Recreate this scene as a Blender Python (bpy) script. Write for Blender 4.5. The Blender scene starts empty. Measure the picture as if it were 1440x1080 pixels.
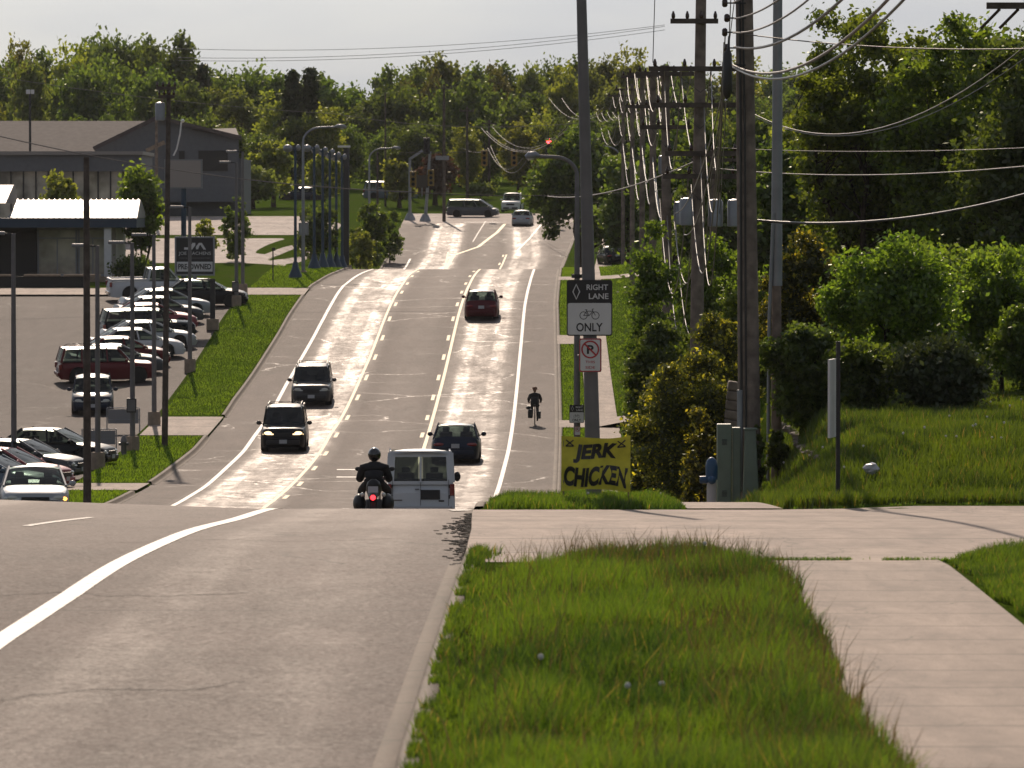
import bpy, math, random
import numpy as np
from mathutils import Vector, Matrix
R = math.radians
sc = bpy.context.scene
COL = sc.collection

# ---------------------------------------------------------------- camera, sky, sun, exposure
FPX = 7500.0                      # focal length in pixels of a 1440 px wide picture
PITCH = math.atan(240.0 / FPX)
cam_d = bpy.data.cameras.new('camera'); cam = bpy.data.objects.new('camera', cam_d); COL.objects.link(cam)
cam_d.sensor_width = 36.0; cam_d.lens = 36.0 * FPX / 1440.0
cam_d.clip_start = 0.5; cam_d.clip_end = 9000
cam.location = (0, 0, 0); cam.rotation_euler = (math.pi / 2 - PITCH, 0, 0)
cam_d.dof.use_dof = True; cam_d.dof.focus_distance = 125.0; cam_d.dof.aperture_fstop = 7.5
sc.camera = cam

SUN_AZ = -4.6; SUN_EL = 30.0      # degrees, azimuth from the view direction (+Y), negative = left
w = bpy.data.worlds.new("World"); sc.world = w; w.use_nodes = True
nt = w.node_tree; nt.nodes.clear()
o_ = nt.nodes.new('ShaderNodeOutputWorld'); bg = nt.nodes.new('ShaderNodeBackground')
sky = nt.nodes.new('ShaderNodeTexSky'); sky.sky_type = 'NISHITA'; sky.sun_disc = False
sky.sun_elevation = R(SUN_EL); sky.sun_rotation = R(SUN_AZ)
sky.air_density = 1.2; sky.dust_density = 3.0; sky.ozone_density = 1.5; sky.altitude = 100
hs = nt.nodes.new('ShaderNodeHueSaturation'); hs.inputs['Saturation'].default_value = 0.30
tc = nt.nodes.new('ShaderNodeTexCoord'); mp = nt.nodes.new('ShaderNodeMapping'); mp.inputs['Scale'].default_value = (3, 3, 14)
nz = nt.nodes.new('ShaderNodeTexNoise'); nz.inputs['Scale'].default_value = 1.6; nz.inputs['Detail'].default_value = 5
rp = nt.nodes.new('ShaderNodeValToRGB'); rp.color_ramp.elements[0].position = .42; rp.color_ramp.elements[1].position = .68
rp.color_ramp.elements[0].color = (0, 0, 0, 1); rp.color_ramp.elements[1].color = (.55, .55, .55, 1)
mx = nt.nodes.new('ShaderNodeMix'); mx.data_type = 'RGBA'; mx.inputs[7].default_value = (5.8, 6.3, 7.6, 1)
nt.links.new(tc.outputs['Generated'], mp.inputs[0]); nt.links.new(mp.outputs[0], nz.inputs[0]); nt.links.new(nz.outputs[0], rp.inputs[0])
tn = nt.nodes.new('ShaderNodeVectorMath'); tn.operation = 'MULTIPLY'; tn.inputs[1].default_value = (.57, .73, 1.0)
nt.links.new(sky.outputs[0], tn.inputs[0]); nt.links.new(tn.outputs[0], hs.inputs['Color']); nt.links.new(hs.outputs[0], mx.inputs[6]); nt.links.new(rp.outputs[0], mx.inputs[0])
nt.links.new(mx.outputs[2], bg.inputs[0]); bg.inputs[1].default_value = 0.068
nt.links.new(bg.outputs[0], o_.inputs[0])
sl = bpy.data.lights.new('sun', 'SUN'); so = bpy.data.objects.new('sun', sl); COL.objects.link(so)
sl.energy = 4.2; sl.angle = R(.5); sl.color = (1.0, .81, .64)
sv = Vector((math.sin(R(SUN_AZ)) * math.cos(R(SUN_EL)), math.cos(R(SUN_AZ)) * math.cos(R(SUN_EL)), math.sin(R(SUN_EL))))
so.rotation_euler = sv.to_track_quat('Z', 'Y').to_euler()
so['kind'] = 'light'
sc.view_settings.view_transform = 'Standard'; sc.view_settings.look = 'None'; sc.view_settings.gamma = 1
sc.view_settings.exposure = 0.12
sc.cycles.max_bounces = 6; sc.cycles.transparent_max_bounces = 12; sc.cycles.diffuse_bounces = 3
sc.cycles.sample_clamp_indirect = 4

# ---------------------------------------------------------------- terrain functions
def pchip(pts):
    xs = np.array([p[0] for p in pts], float); ys = np.array([p[1] for p in pts], float)
    h = np.diff(xs); d = np.diff(ys) / h; m = np.zeros(len(xs))
    for i in range(1, len(xs) - 1):
        if d[i-1] * d[i] > 0:
            a, b = 2*h[i] + h[i-1], h[i] + 2*h[i-1]
            m[i] = (a + b) / (a / d[i-1] + b / d[i])
    m[0], m[-1] = d[0], d[-1]
    def f(x):
        x = np.clip(np.asarray(x, float), xs[0], xs[-1])
        i = np.clip(np.searchsorted(xs, x) - 1, 0, len(h) - 1)
        t = (x - xs[i]) / h[i]
        return ((2*t**3 - 3*t**2 + 1) * ys[i] + (t**3 - 2*t**2 + t) * h[i] * m[i]
                + (-2*t**3 + 3*t**2) * ys[i+1] + (t**3 - t**2) * h[i] * m[i+1])
    return f
ZR = pchip([(-60, 1.2), (0, -1.8), (15, -2.7), (33, -3.4), (44, -3.52), (53.5, -3.62), (65, -3.94), (79, -4.53), (92, -5.1), (97, -5.45), (105, -6.2), (120, -7.4), (140, -8.45), (156, -9.0),
 (166, -9.25), (176, -9.39), (186.8, -9.49), (197.5, -9.45), (208.3, -9.39), (219, -9.11), (229.8, -8.81), (240.5, -8.31), (251.3, -7.74), (262, -7.07),
 (272.8, -6.37), (283.5, -5.61), (294.3, -5.02), (305, -4.51), (315.8, -4.16), (326.5, -3.85), (337, -3.68), (345, -3.62), (355, -3.8), (370, -4.25), (390, -4.62),
 (405, -4.6), (417, -4.28), (435, -3.42), (460, -2.3), (492, -1.05), (512, -.34), (530, .25), (560, 1.9), (700, 5.5), (1000, 10), (4000, 30)])
ZL = pchip([(-60, 0), (320, 0), (335, .15), (350, .55), (370, 1.45), (390, 2.3), (410, 2.55), (430, 1.9), (460, 1.7), (500, .8), (530, .5), (560, 0.2), (4000, 0)])
def ss(x, a, b):
    t = np.clip((np.asarray(x, float) - a) / (b - a), 0, 1); return t * t * (3 - 2 * t)
def base(X, D):
    X = np.asarray(X, float); D = np.asarray(D, float)
    z = ZR(D) + 0 * X
    z = z + 0.035 * np.clip(-X - 4.3, 0, 7) * (1 - ss(D, 110, 200)) * ss(D, 30, 80)
    z = z + ss(X, 4.5, 6.3) * np.clip(-4.0 - ZR(D), 0, 9) * ss(D, 80, 91) * (1 - ss(D, 180, 250))
    z = z + ss(X, 4.2, 12) * .6 * ss(D, 230, 330)
    z = z + ss(-X, 12.3, 17.5) * ZL(D)
    z = z + ss(X, 8, 14) * ZL(D) * .7
    z = z + ss(X, 12, 60) * 1.5 * ss(D, 90, 200)
    return z
CP, SP = math.cos(PITCH), math.sin(PITCH)
def ray(x, y):
    a = (x - 720) / FPX; b = (540 - y) / FPX
    d = Vector((a, CP + b * SP, -SP + b * CP)); return d / d.y
def P(x, y, D):
    r = ray(x, y); return Vector((r.x * D, D, r.z * D))
def px(D, n):                      # n photo pixels in metres at distance D
    return n * D / FPX
def hit(x, y, d0=97, d1=900):
    r = ray(x, y); ds = np.arange(d0, d1, .25)
    g = base(r.x * ds, ds); below = r.z * ds <= g
    if not below.any(): return (r.x * d1, d1)
    k = int(np.argmax(below)); D = ds[k]
    if k > 0:
        f0 = r.z * ds[k-1] - g[k-1]; f1 = r.z * ds[k] - g[k]; D = ds[k-1] + .25 * f0 / (f0 - f1)
    return (r.x * D, D)
def G(X, D, dz=0.0): return Vector((X, D, float(base(X, D)) + dz))
def curve(pts, extra_lo=(), extra_hi=()):      # pts: list of (X, D)
    a = sorted([(p[1], p[0]) for p in list(extra_lo) + list(pts) + list(extra_hi)])
    xs = [q[0] for q in a]; ys = [q[1] for q in a]
    return lambda D: np.interp(D, xs, ys)
def near(l): return [hit(x, y, 25, 96) for x, y in l]
def far(l): return [hit(x, y, 150, 900) for x, y in l]
KR = curve(near([(560, 1079), (615, 905), (655, 790), (663, 755), (664, 730)]), [(-.4, -60), (-.6, 20)],
           [(-.6, 96), (-.2, 112), (.8, 135), (1.35, 160)] + far([(783, 690), (786, 600), (784, 502), (782, 430), (787, 381)]) + [(3.9, 417), (5.0, 450), (6.2, 490), (6.5, 600)])
WR = curve(far([(699, 692), (719, 611), (731, 502), (738, 430), (749, 385)]), [(-1.2, 110)], [(1.5, 350)])
YL = curve(far([(401, 700), (421.5, 681), (442, 659), (458, 638), (473.5, 611), (503, 559), (515.5, 530), (527.8, 502), (538, 475), (548, 448), (556.3, 428), (564.7, 411.7), (572.8, 399), (580, 388)]), [(-8, 90)], [(-5.8, 345), (-5.0, 417)])
YR = curve(far([(594, 611), (601, 587), (609, 559), (616.7, 531), (624, 502), (630.5, 475), (637, 448.8), (643.3, 427.5), (649.5, 410.5), (655.3, 398.3), (660.7, 388.7)]), [(-4.3, 95), (-4.0, 176)], [(-2.3, 345), (-1.15, 417), (-.7, 435)])
WL = curve(far([(255, 705), (403, 540), (425, 502), (455, 448), (483, 402), (507, 385)]), [(-11.2, 90)], [(-9.0, 345), (-8.4, 415), (-8.2, 430)])
KL = curve(far([(211, 683), (233, 668), (296, 611), (330, 566), (363, 520), (400, 460), (440, 403), (475, 384)]), [(-13, -60), (-12.8, 100)], [(-10.6, 345), (-10.1, 420), (-9.8, 468), (-10.2, 480), (-10.2, 600)])
FW = curve(near([(3, 899), (100, 836), (200, 776), (300, 738), (375, 717)]), [(-4.25, -60), (-4.25, 30)], [(-4.3, 120)])

# ---------------------------------------------------------------- mesh helpers
def npmesh(name, V, F, mat=None, smooth=False, attr=None, uv=None):
    V = np.asarray(V, np.float32); F = np.asarray(F, np.int32); k = F.shape[1]
    me = bpy.data.meshes.new(name)
    me.vertices.add(len(V)); me.vertices.foreach_set('co', V.ravel())
    me.loops.add(F.size); me.loops.foreach_set('vertex_index', F.ravel())
    me.polygons.add(len(F)); me.polygons.foreach_set('loop_start', np.arange(0, F.size, k, dtype=np.int32))
    me.polygons.foreach_set('loop_total', np.full(len(F), k, np.int32))
    if smooth: me.polygons.foreach_set('use_smooth', np.ones(len(F), bool))
    me.update(calc_edges=True)
    if attr is not None:
        a = me.attributes.new('var', 'FLOAT', 'FACE'); a.data.foreach_set('value', np.asarray(attr, np.float32))
    if uv is not None:
        l = me.uv_layers.new(name='UVMap'); l.data.foreach_set('uv', np.asarray(uv, np.float32)[F.ravel()].ravel())
    if mat: me.materials.append(mat)
    return me
def link(name, me, parent=None, loc=None):
    o = bpy.data.objects.new(name, me); COL.objects.link(o)
    if parent: o.parent = parent
    if loc is not None: o.location = loc
    return o
def tag(o, label=None, cat=None, group=None, kind=None):
    if label: o['label'] = label
    if cat: o['category'] = cat
    if group: o['group'] = group
    if kind: o['kind'] = kind
    return o
def thing(name, loc, label, cat, group=None, rz=0):
    o = bpy.data.objects.new(name, None); COL.objects.link(o); o.location = loc; o.rotation_euler = (0, 0, rz)
    o.empty_display_size = .3
    return tag(o, label, cat, group)
def copy_thing(root, label=None, group=None):
    def cp(o, parent):
        c = o.copy(); COL.objects.link(c); c.parent = parent
        for ch in list(o.children): cp(ch, c)
        return c
    c = cp(root, None)
    if label: c['label'] = label
    if group: c['group'] = group
    return c
class MB:
    def __init__(s): s.v = []; s.f = []
    def add(s, vs, fs):
        n = len(s.v); s.v += [tuple(v) for v in vs]; s.f += [tuple(i + n for i in f) for f in fs]; return s
    def hexa(s, p):      # 8 points: bottom 4 ccw, top 4 ccw
        return s.add(p, [(0, 3, 2, 1), (4, 5, 6, 7), (0, 1, 5, 4), (1, 2, 6, 5), (2, 3, 7, 6), (3, 0, 4, 7)])
    def box(s, c, d, m=None):
        x, y, z = d[0] / 2, d[1] / 2, d[2] / 2
        p = [Vector(q) for q in [(-x, -y, -z), (x, -y, -z), (x, y, -z), (-x, y, -z), (-x, -y, z), (x, -y, z), (x, y, z), (-x, y, z)]]
        if m is not None: p = [m @ q for q in p]
        return s.hexa([q + Vector(c) for q in p])
    def bar(s, a, b, w, h, up=(0, 0, 1)):
        a, b = Vector(a), Vector(b); d = (b - a).normalized(); u = Vector(up)
        r = d.cross(u)
        if r.length < 1e-4: r = d.cross(Vector((1, 0, 0)))
        r.normalize(); u = r.cross(d); r *= w / 2; u *= h / 2
        return s.hexa([a - r - u, a + r - u, b + r - u, b - r - u, a - r + u, a + r + u, b + r + u, b - r + u])
    def path(s, pts, rad, n=8, cap=True):
        pts = [Vector(p) for p in pts]
        if not hasattr(rad, '__len__'): rad = [rad] * len(pts)
        t0 = (pts[1] - pts[0]).normalized(); u = t0.cross(Vector((0, 0, 1)))
        if u.length < 1e-3: u = t0.cross(Vector((1, 0, 0)))
        u.normalize(); vs = []; m = len(pts)
        for i, p in enumerate(pts):
            t = (pts[min(i + 1, m - 1)] - pts[max(i - 1, 0)]).normalized()
            u = (u - t * u.dot(t)).normalized(); w_ = t.cross(u)
            for k in range(n):
                a = 2 * math.pi * k / n; vs.append(p + (u * math.cos(a) + w_ * math.sin(a)) * rad[i])
        fs = [(i*n + k, i*n + (k+1) % n, (i+1)*n + (k+1) % n, (i+1)*n + k) for i in range(m - 1) for k in range(n)]
        if cap: fs += [tuple(reversed(range(n))), tuple(range((m-1)*n, m*n))]
        return s.add(vs, fs)
    def tube(s, a, b, r0, r1=None, n=10): return s.path([a, b], [r0, r0 if r1 is None else r1], n)
    def lathe(s, prof, n=16, c=(0, 0, 0), m=None):       # profile of (r, z)
        vs = []
        for r, z in prof:
            for k in range(n):
                a = 2 * math.pi * k / n; p = Vector((r * math.cos(a), r * math.sin(a), z))
                if m is not None: p = m @ p
                vs.append(p + Vector(c))
        L = len(prof)
        fs = [(i*n + k, i*n + (k+1) % n, (i+1)*n + (k+1) % n, (i+1)*n + k) for i in range(L - 1) for k in range(n)]
        fs += [tuple(reversed(range(n))), tuple(range((L-1)*n, L*n))]
        return s.add(vs, fs)
    def ball(s, c, r, n=12, m=None):
        rr = r if hasattr(r, '__len__') else (r, r, r); h = n // 2
        S = Matrix.Diagonal(rr).to_3x3()
        if m is not None: S = m @ S
        return s.lathe([(math.sin(math.pi * max(.02, min(.98, i / h))), -math.cos(math.pi * i / h)) for i in range(h + 1)], n, c, S)
    def prism(s, poly, o, u, v, t):   # 2-D outline in the plane (u,v) at o, extruded by vector t
        o, u, v, t = Vector(o), Vector(u), Vector(v), Vector(t); n = len(poly)
        a = [o + u * p[0] + v * p[1] for p in poly]; b = [q + t for q in a]
        return s.add(a + b, [tuple(range(n)), tuple(reversed(range(n, 2*n)))] + [(i, (i+1) % n + 0, (i+1) % n + n, i + n)[::-1] for i in range(n)])
    def sheet(s, grid):               # grid of points rows x cols
        r, c = len(grid), len(grid[0])
        return s.add([p for row in grid for p in row], [(i*c + j, i*c + j + 1, (i+1)*c + j + 1, (i+1)*c + j) for i in range(r-1) for j in range(c-1)])
    def build(s, name, mat, parent=None, smooth=None, loc=None, bevel=0):
        me = bpy.data.meshes.new(name); me.from_pydata([tuple(v) for v in s.v], [], s.f); me.update()
        me.materials.append(mat)
        if smooth is not None:
            me.polygons.foreach_set('use_smooth', np.ones(len(s.f), bool)); me.set_sharp_from_angle(angle=R(smooth))
        o = link(name, me, parent, loc)
        if bevel:
            b = o.modifiers.new('bevel', 'BEVEL'); b.width = bevel; b.segments = 2; b.limit_method = 'ANGLE'; b.angle_limit = R(40)
        return o

# ---------------------------------------------------------------- materials
def mat(name, col, rough=.6, metal=0, spec=.5, emit=None, es=1, noise=0, nscale=3, bump=0, bscale=20, coat=0, alpha=None):
    m = bpy.data.materials.new(name); m.use_nodes = True; n = m.node_tree; b = n.nodes['Principled BSDF']
    b.inputs['Base Color'].default_value = (*col, 1); b.inputs['Roughness'].default_value = rough
    b.inputs['Metallic'].default_value = metal; b.inputs['Specular IOR Level'].default_value = spec
    b.inputs['Coat Weight'].default_value = coat; b.inputs['Coat Roughness'].default_value = .09
    if emit: b.inputs['Emission Color'].default_value = (*emit, 1); b.inputs['Emission Strength'].default_value = es
    t = n.nodes.new('ShaderNodeTexCoord')
    if noise:
        z = n.nodes.new('ShaderNodeTexNoise'); z.inputs['Scale'].default_value = nscale; z.inputs['Detail'].default_value = 6
        n.links.new(t.outputs['Object'], z.inputs[0])
        x = n.nodes.new('ShaderNodeMapRange'); x.inputs[1].default_value = .3; x.inputs[2].default_value = .7
        x.inputs[3].default_value = 1 - noise; x.inputs[4].default_value = 1 + noise
        n.links.new(z.outputs[0], x.inputs[0])
        v = n.nodes.new('ShaderNodeVectorMath'); v.operation = 'SCALE'; v.inputs[0].default_value = col
        n.links.new(x.outputs[0], v.inputs['Scale']); n.links.new(v.outputs[0], b.inputs['Base Color'])
    if bump:
        z = n.nodes.new('ShaderNodeTexNoise'); z.inputs['Scale'].default_value = bscale; z.inputs['Detail'].default_value = 5
        n.links.new(t.outputs['Object'], z.inputs[0])
        u = n.nodes.new('ShaderNodeBump'); u.inputs['Strength'].default_value = bump; u.inputs['Distance'].default_value = .02
        n.links.new(z.outputs[0], u.inputs['Height']); n.links.new(u.outputs[0], b.inputs['Normal'])
    return m
class NG:
    def __init__(s, m): s.t = m.node_tree; s.b = s.t.nodes['Principled BSDF']
    def n(s, ty, **k):
        x = s.t.nodes.new(ty)
        for a, v in k.items(): setattr(x, a, v)
        return x
    def l(s, a, b): s.t.links.new(a, b)
    def val(s, x): return x
    def m(s, op, a, b=None, c=None, clamp=False):
        x = s.n('ShaderNodeMath', operation=op); x.use_clamp = clamp
        for i, q in enumerate((a, b, c)):
            if q is None: continue
            if isinstance(q, (int, float)): x.inputs[i].default_value = q
            else: s.l(q, x.inputs[i])
        return x.outputs[0]
    def noise(s, vec, scale, detail=5, rough=.5, dist=0, sc3=None):
        if sc3:
            mp = s.n('ShaderNodeMapping'); mp.inputs['Scale'].default_value = sc3; s.l(vec, mp.inputs[0]); vec = mp.outputs[0]
        x = s.n('ShaderNodeTexNoise'); x.inputs['Scale'].default_value = scale; x.inputs['Detail'].default_value = detail
        x.inputs['Roughness'].default_value = rough; x.inputs['Distortion'].default_value = dist; s.l(vec, x.inputs[0]); return x.outputs[0]
    def rng(s, v, a, b, c=0., d=1.):
        x = s.n('ShaderNodeMapRange'); s.l(v, x.inputs[0])
        for i, q in enumerate((a, b, c, d)): x.inputs[i + 1].default_value = q
        return x.outputs[0]
    def mix(s, f, a, b):
        x = s.n('ShaderNodeMix', data_type='RGBA')
        if isinstance(f, (int, float)): x.inputs[0].default_value = f
        else: s.l(f, x.inputs[0])
        for i, q in ((6, a), (7, b)):
            if isinstance(q, tuple): x.inputs[i].default_value = (*q, 1)
            else: s.l(q, x.inputs[i])
        return x.outputs[2]
    def mul(s, c, f):
        x = s.n('ShaderNodeVectorMath', operation='SCALE')
        if isinstance(c, tuple): x.inputs[0].default_value = c
        else: s.l(c, x.inputs[0])
        s.l(f, x.inputs['Scale']); return x.outputs[0]
    def bump(s, h, st, dist=.02):
        u = s.n('ShaderNodeBump'); u.inputs['Strength'].default_value = st; u.inputs['Distance'].default_value = dist
        s.l(h, u.inputs['Height']); s.l(u.outputs[0], s.b.inputs['Normal'])

def asphalt_mat(name, lanes=True, polish=1.0, base_c=(.078, .060, .053)):
    m = mat(name, base_c, .6); g = NG(m)
    tc = g.n('ShaderNodeTexCoord'); obj = tc.outputs['Object']
    fine = g.noise(obj, 9, 6, .7); big = g.noise(obj, .25, 4, .55); streak = g.noise(obj, 1, 5, .6, 0, (.35, 3.2, 1))
    grain = g.noise(obj, 38, 3, .8)
    c = g.mul(base_c, g.m('MULTIPLY', g.rng(fine, .3, .7, .55, 1.5), g.rng(big, .3, .7, .85, 1.15)))
    sp_ = g.noise(obj, 26, 2, .9); c = g.mix(g.rng(sp_, .66, .74), c, (.20, .17, .15)); c = g.mix(g.m('MULTIPLY', g.rng(sp_, .36, .30), .7), c, (.012, .01, .009))
    stn_ = g.noise(obj, 1, 6, .7, .6, (.9, .14, 1)); c = g.mul(c, g.rng(stn_, .3, .7, .72, 1.28))
    # tar snakes: thin wandering bands of sealant
    vo = g.n('ShaderNodeTexVoronoi', feature='DISTANCE_TO_EDGE'); vo.inputs['Scale'].default_value = .17
    dn = g.n('ShaderNodeTexNoise'); dn.inputs['Scale'].default_value = .5; dn.inputs['Detail'].default_value = 5; g.l(obj, dn.inputs[0])
    ad = g.n('ShaderNodeVectorMath', operation='MULTIPLY_ADD'); g.l(dn.outputs['Color'], ad.inputs[0]); ad.inputs[1].default_value = (2.4, 2.4, 0); g.l(obj, ad.inputs[2])
    g.l(ad.outputs[0], vo.inputs['Vector'])
    crk = g.m('MULTIPLY', g.rng(vo.outputs['Distance'], .004, .012, 1, 0), g.rng(g.noise(obj, .12, 3), .47, .55))
    c = g.mix(g.m('MULTIPLY', crk, .75), c, (.02, .018, .017))
    rough = g.rng(fine, .3, .7, .80, .90)
    if lanes:
        uv = g.n('ShaderNodeSeparateXYZ'); g.l(tc.outputs['UV'], uv.inputs[0]); u = uv.outputs[0]
        def band(cen, wd):
            d = g.m('ABSOLUTE', g.m('SUBTRACT', u, cen)); return g.rng(d, wd, wd * .35)
        tr = None
        for cen, wd, a in ((-2.85, .6, 1.), (-1.35, .7, .85), (-2.1, 2.0, .62), (-9.95, .62, 1.), (-8.15, .75, 1.05), (-9.05, 2.0, .72), (-5.5, 1.3, .1)):
            b_ = g.m('MULTIPLY', band(cen, wd), a); tr = b_ if tr is None else g.m('MAXIMUM', tr, b_)
        tr = g.m('MULTIPLY', tr, g.rng(g.noise(obj, 1, 6, .72, .4, (.9, .16, 1)), .32, .62, .30, 1.05))
        tr = g.m('MULTIPLY', tr, g.rng(g.noise(obj, 1, 6, .8, .8, (1.6, .9, 1)), .34, .56, .55, 1.05))
        tr = g.m('MULTIPLY', tr, g.rng(streak, .25, .7, .75, 1.1))
        blot = g.m('MULTIPLY', g.rng(g.noise(obj, 1.1, 6, .7, 1.2, (1.1, .55, 1)), .55, .60), g.m('GREATER_THAN', tr, .3))
        patch = g.m('MULTIPLY', g.m('MULTIPLY', blot, g.rng(g.noise(obj, .11, 3), .48, .60)), g.rng(uv.outputs[1], 110, 150))
        tr = g.m('MULTIPLY', tr, g.rng(uv.outputs[1], 94, 102, .25, 1))
        rough = g.m('SUBTRACT', rough, g.m('MULTIPLY', tr, .27 * polish))
        rough = g.m('SUBTRACT', rough, g.m('MULTIPLY', patch, .10))
        c = g.mix(g.m('MULTIPLY', tr, .30), c, (.16, .145, .135))
        sh = g.m('ABSOLUTE', g.m('SUBTRACT', g.m('FRACT', g.m('MULTIPLY', g.m('ADD', uv.outputs[1], g.noise(obj, .3)), .052)), .5))
        c = g.mix(g.m('MULTIPLY', g.rng(sh, .006, .002), .5), c, (.03, .027, .026))
    rough = g.m('SUBTRACT', rough, g.m('MULTIPLY', crk, g.rng(uv.outputs[1], 100, 140, 0, .2) if lanes else .08), None, True)
    g.l(c, g.b.inputs['Base Color']); g.l(rough, g.b.inputs['Roughness'])
    h = g.m('ADD', g.m('MULTIPLY', grain, .6), g.m('MULTIPLY', fine, .6)); g.bump(h, .32, .02)
    spk = g.m('ADD', g.rng(g.noise(obj, 20, 3, .95), .45, .62, .3, 2.2), g.rng(g.noise(obj, 34, 2, .6), .62, .70, 0, 5))
    if lanes:
        fg = g.m('MULTIPLY', g.rng(uv.outputs[1], 50, 96, .18, .55), g.rng(uv.outputs[1], 98, 110, 1, .34))
        sl_ = g.m('ADD', fg, g.m('MULTIPLY', tr, .26)); sl_ = g.m('ADD', sl_, g.m('MULTIPLY', patch, .3))
    else: sl_ = .12
    g.l(g.m('MULTIPLY', spk, sl_), g.b.inputs['Specular IOR Level']); g.b.inputs['Specular Tint'].default_value = (1, .82, .73, 1)
    return m
def concrete_mat(name, col=(.27, .21, .172), joint=1.6):
    m = mat(name, col, .8, spec=.12); g = NG(m); tc = g.n('ShaderNodeTexCoord'); obj = tc.outputs['Object']
    a = g.noise(obj, 1, 6, .7, 0, (7, 1.6, 1)); b = g.noise(obj, 1, 5, .6, 0, (.8, .25, 1)); k = g.noise(obj, 1, 2, .8, 0, (60, 20, 1))
    c = g.mul(col, g.m('MULTIPLY', g.rng(a, .3, .7, .86, 1.14), g.rng(b, .3, .7, .8, 1.15)))
    c = g.mix(g.rng(k, .62, .70), c, (.06, .05, .045)); bl = g.noise(obj, 1, 6, .7, .5, (1.6, .3, 1)); c = g.mul(c, g.rng(bl, .3, .7, .66, 1.25))
    uv = g.n('ShaderNodeSeparateXYZ'); g.l(tc.outputs['UV'], uv.inputs[0])
    wob = g.m('MULTIPLY', g.noise(obj, 1.3), .03)
    j = g.m('ABSOLUTE', g.m('SUBTRACT', g.m('FRACT', g.m('ADD', g.m('DIVIDE', uv.outputs[1], joint), wob)), .5))
    c = g.mix(g.m('MULTIPLY', g.rng(j, .022, .012), .9), c, (.07, .06, .045))
    vo = g.n('ShaderNodeTexVoronoi', feature='DISTANCE_TO_EDGE'); vo.inputs['Scale'].default_value = .42
    ad = g.n('ShaderNodeVectorMath', operation='MULTIPLY_ADD'); dn = g.n('ShaderNodeTexNoise'); dn.inputs['Scale'].default_value = 1.2; g.l(obj, dn.inputs[0])
    g.l(dn.outputs['Color'], ad.inputs[0]); ad.inputs[1].default_value = (.8, .8, 0); g.l(obj, ad.inputs[2]); g.l(ad.outputs[0], vo.inputs['Vector'])
    c = g.mix(g.m('MULTIPLY', g.rng(vo.outputs['Distance'], .006, .002), .6), c, (.08, .07, .05))
    g.l(c, g.b.inputs['Base Color']); g.bump(g.m('ADD', a, k), .3, .015)
    return m
def paint_mat(name, col, worn=.5):
    m = mat(name, col, .7); g = NG(m); tc = g.n('ShaderNodeTexCoord'); obj = tc.outputs['Object']
    a = g.noise(obj, 1, 6, .75, 0, (2.5, 5, 1)); k = g.noise(obj, 14, 5, .8)
    f = g.rng(g.m('ADD', g.m('MULTIPLY', a, .6), g.m('MULTIPLY', k, .4)), worn - .04, worn + .03)
    c = g.mix(f, col, (.12, .105, .095)); g.l(c, g.b.inputs['Base Color']); g.bump(k, .25, .01)
    return m
def leaf_mat(name, c0, c1, trans=.5, c2=None):
    m = bpy.data.materials.new(name); m.use_nodes = True; n = m.node_tree; n.nodes.clear()
    o = n.nodes.new('ShaderNodeOutputMaterial'); at = n.nodes.new('ShaderNodeAttribute'); at.attribute_name = 'var'
    r = n.nodes.new('ShaderNodeValToRGB'); e = r.color_ramp.elements
    e[0].color = (*c0, 1); e[1].color = (*c1, 1); e[0].position = .1; e[1].position = .8 if not c2 else .66
    if c2: q = e.new(.86); q.color = (*c2, 1)
    oi = n.nodes.new('ShaderNodeObjectInfo'); hv = n.nodes.new('ShaderNodeHueSaturation')
    mr = n.nodes.new('ShaderNodeMapRange'); mr.inputs[3].default_value = .75; mr.inputs[4].default_value = 1.25
    mh = n.nodes.new('ShaderNodeMapRange'); mh.inputs[3].default_value = .488; mh.inputs[4].default_value = .512
    n.links.new(oi.outputs['Random'], mr.inputs[0]); n.links.new(oi.outputs['Random'], mh.inputs[0])
    n.links.new(mr.outputs[0], hv.inputs['Value']); n.links.new(mh.outputs[0], hv.inputs['Hue'])
    n.links.new(at.outputs['Fac'], r.inputs[0]); n.links.new(r.outputs[0], hv.inputs['Color'])
    d = n.nodes.new('ShaderNodeBsdfDiffuse'); t = n.nodes.new('ShaderNodeBsdfTranslucent'); gl = n.nodes.new('ShaderNodeBsdfGlossy'); gl.inputs['Roughness'].default_value = .42
    gl.inputs[0].default_value = (.9, .95, .8, 1)
    s = n.nodes.new('ShaderNodeVectorMath'); s.operation = 'MULTIPLY'; s.inputs[1].default_value = (2.5, 2.3, .8)
    n.links.new(hv.outputs[0], d.inputs[0]); n.links.new(hv.outputs[0], s.inputs[0]); n.links.new(s.outputs[0], t.inputs[0])
    x = n.nodes.new('ShaderNodeMixShader'); x.inputs[0].default_value = trans
    n.links.new(d.outputs[0], x.inputs[1]); n.links.new(t.outputs[0], x.inputs[2])
    y = n.nodes.new('ShaderNodeMixShader'); y.inputs[0].default_value = .045
    n.links.new(x.outputs[0], y.inputs[1]); n.links.new(gl.outputs[0], y.inputs[2]); n.links.new(y.outputs[0], o.inputs[0])
    return m
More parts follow.
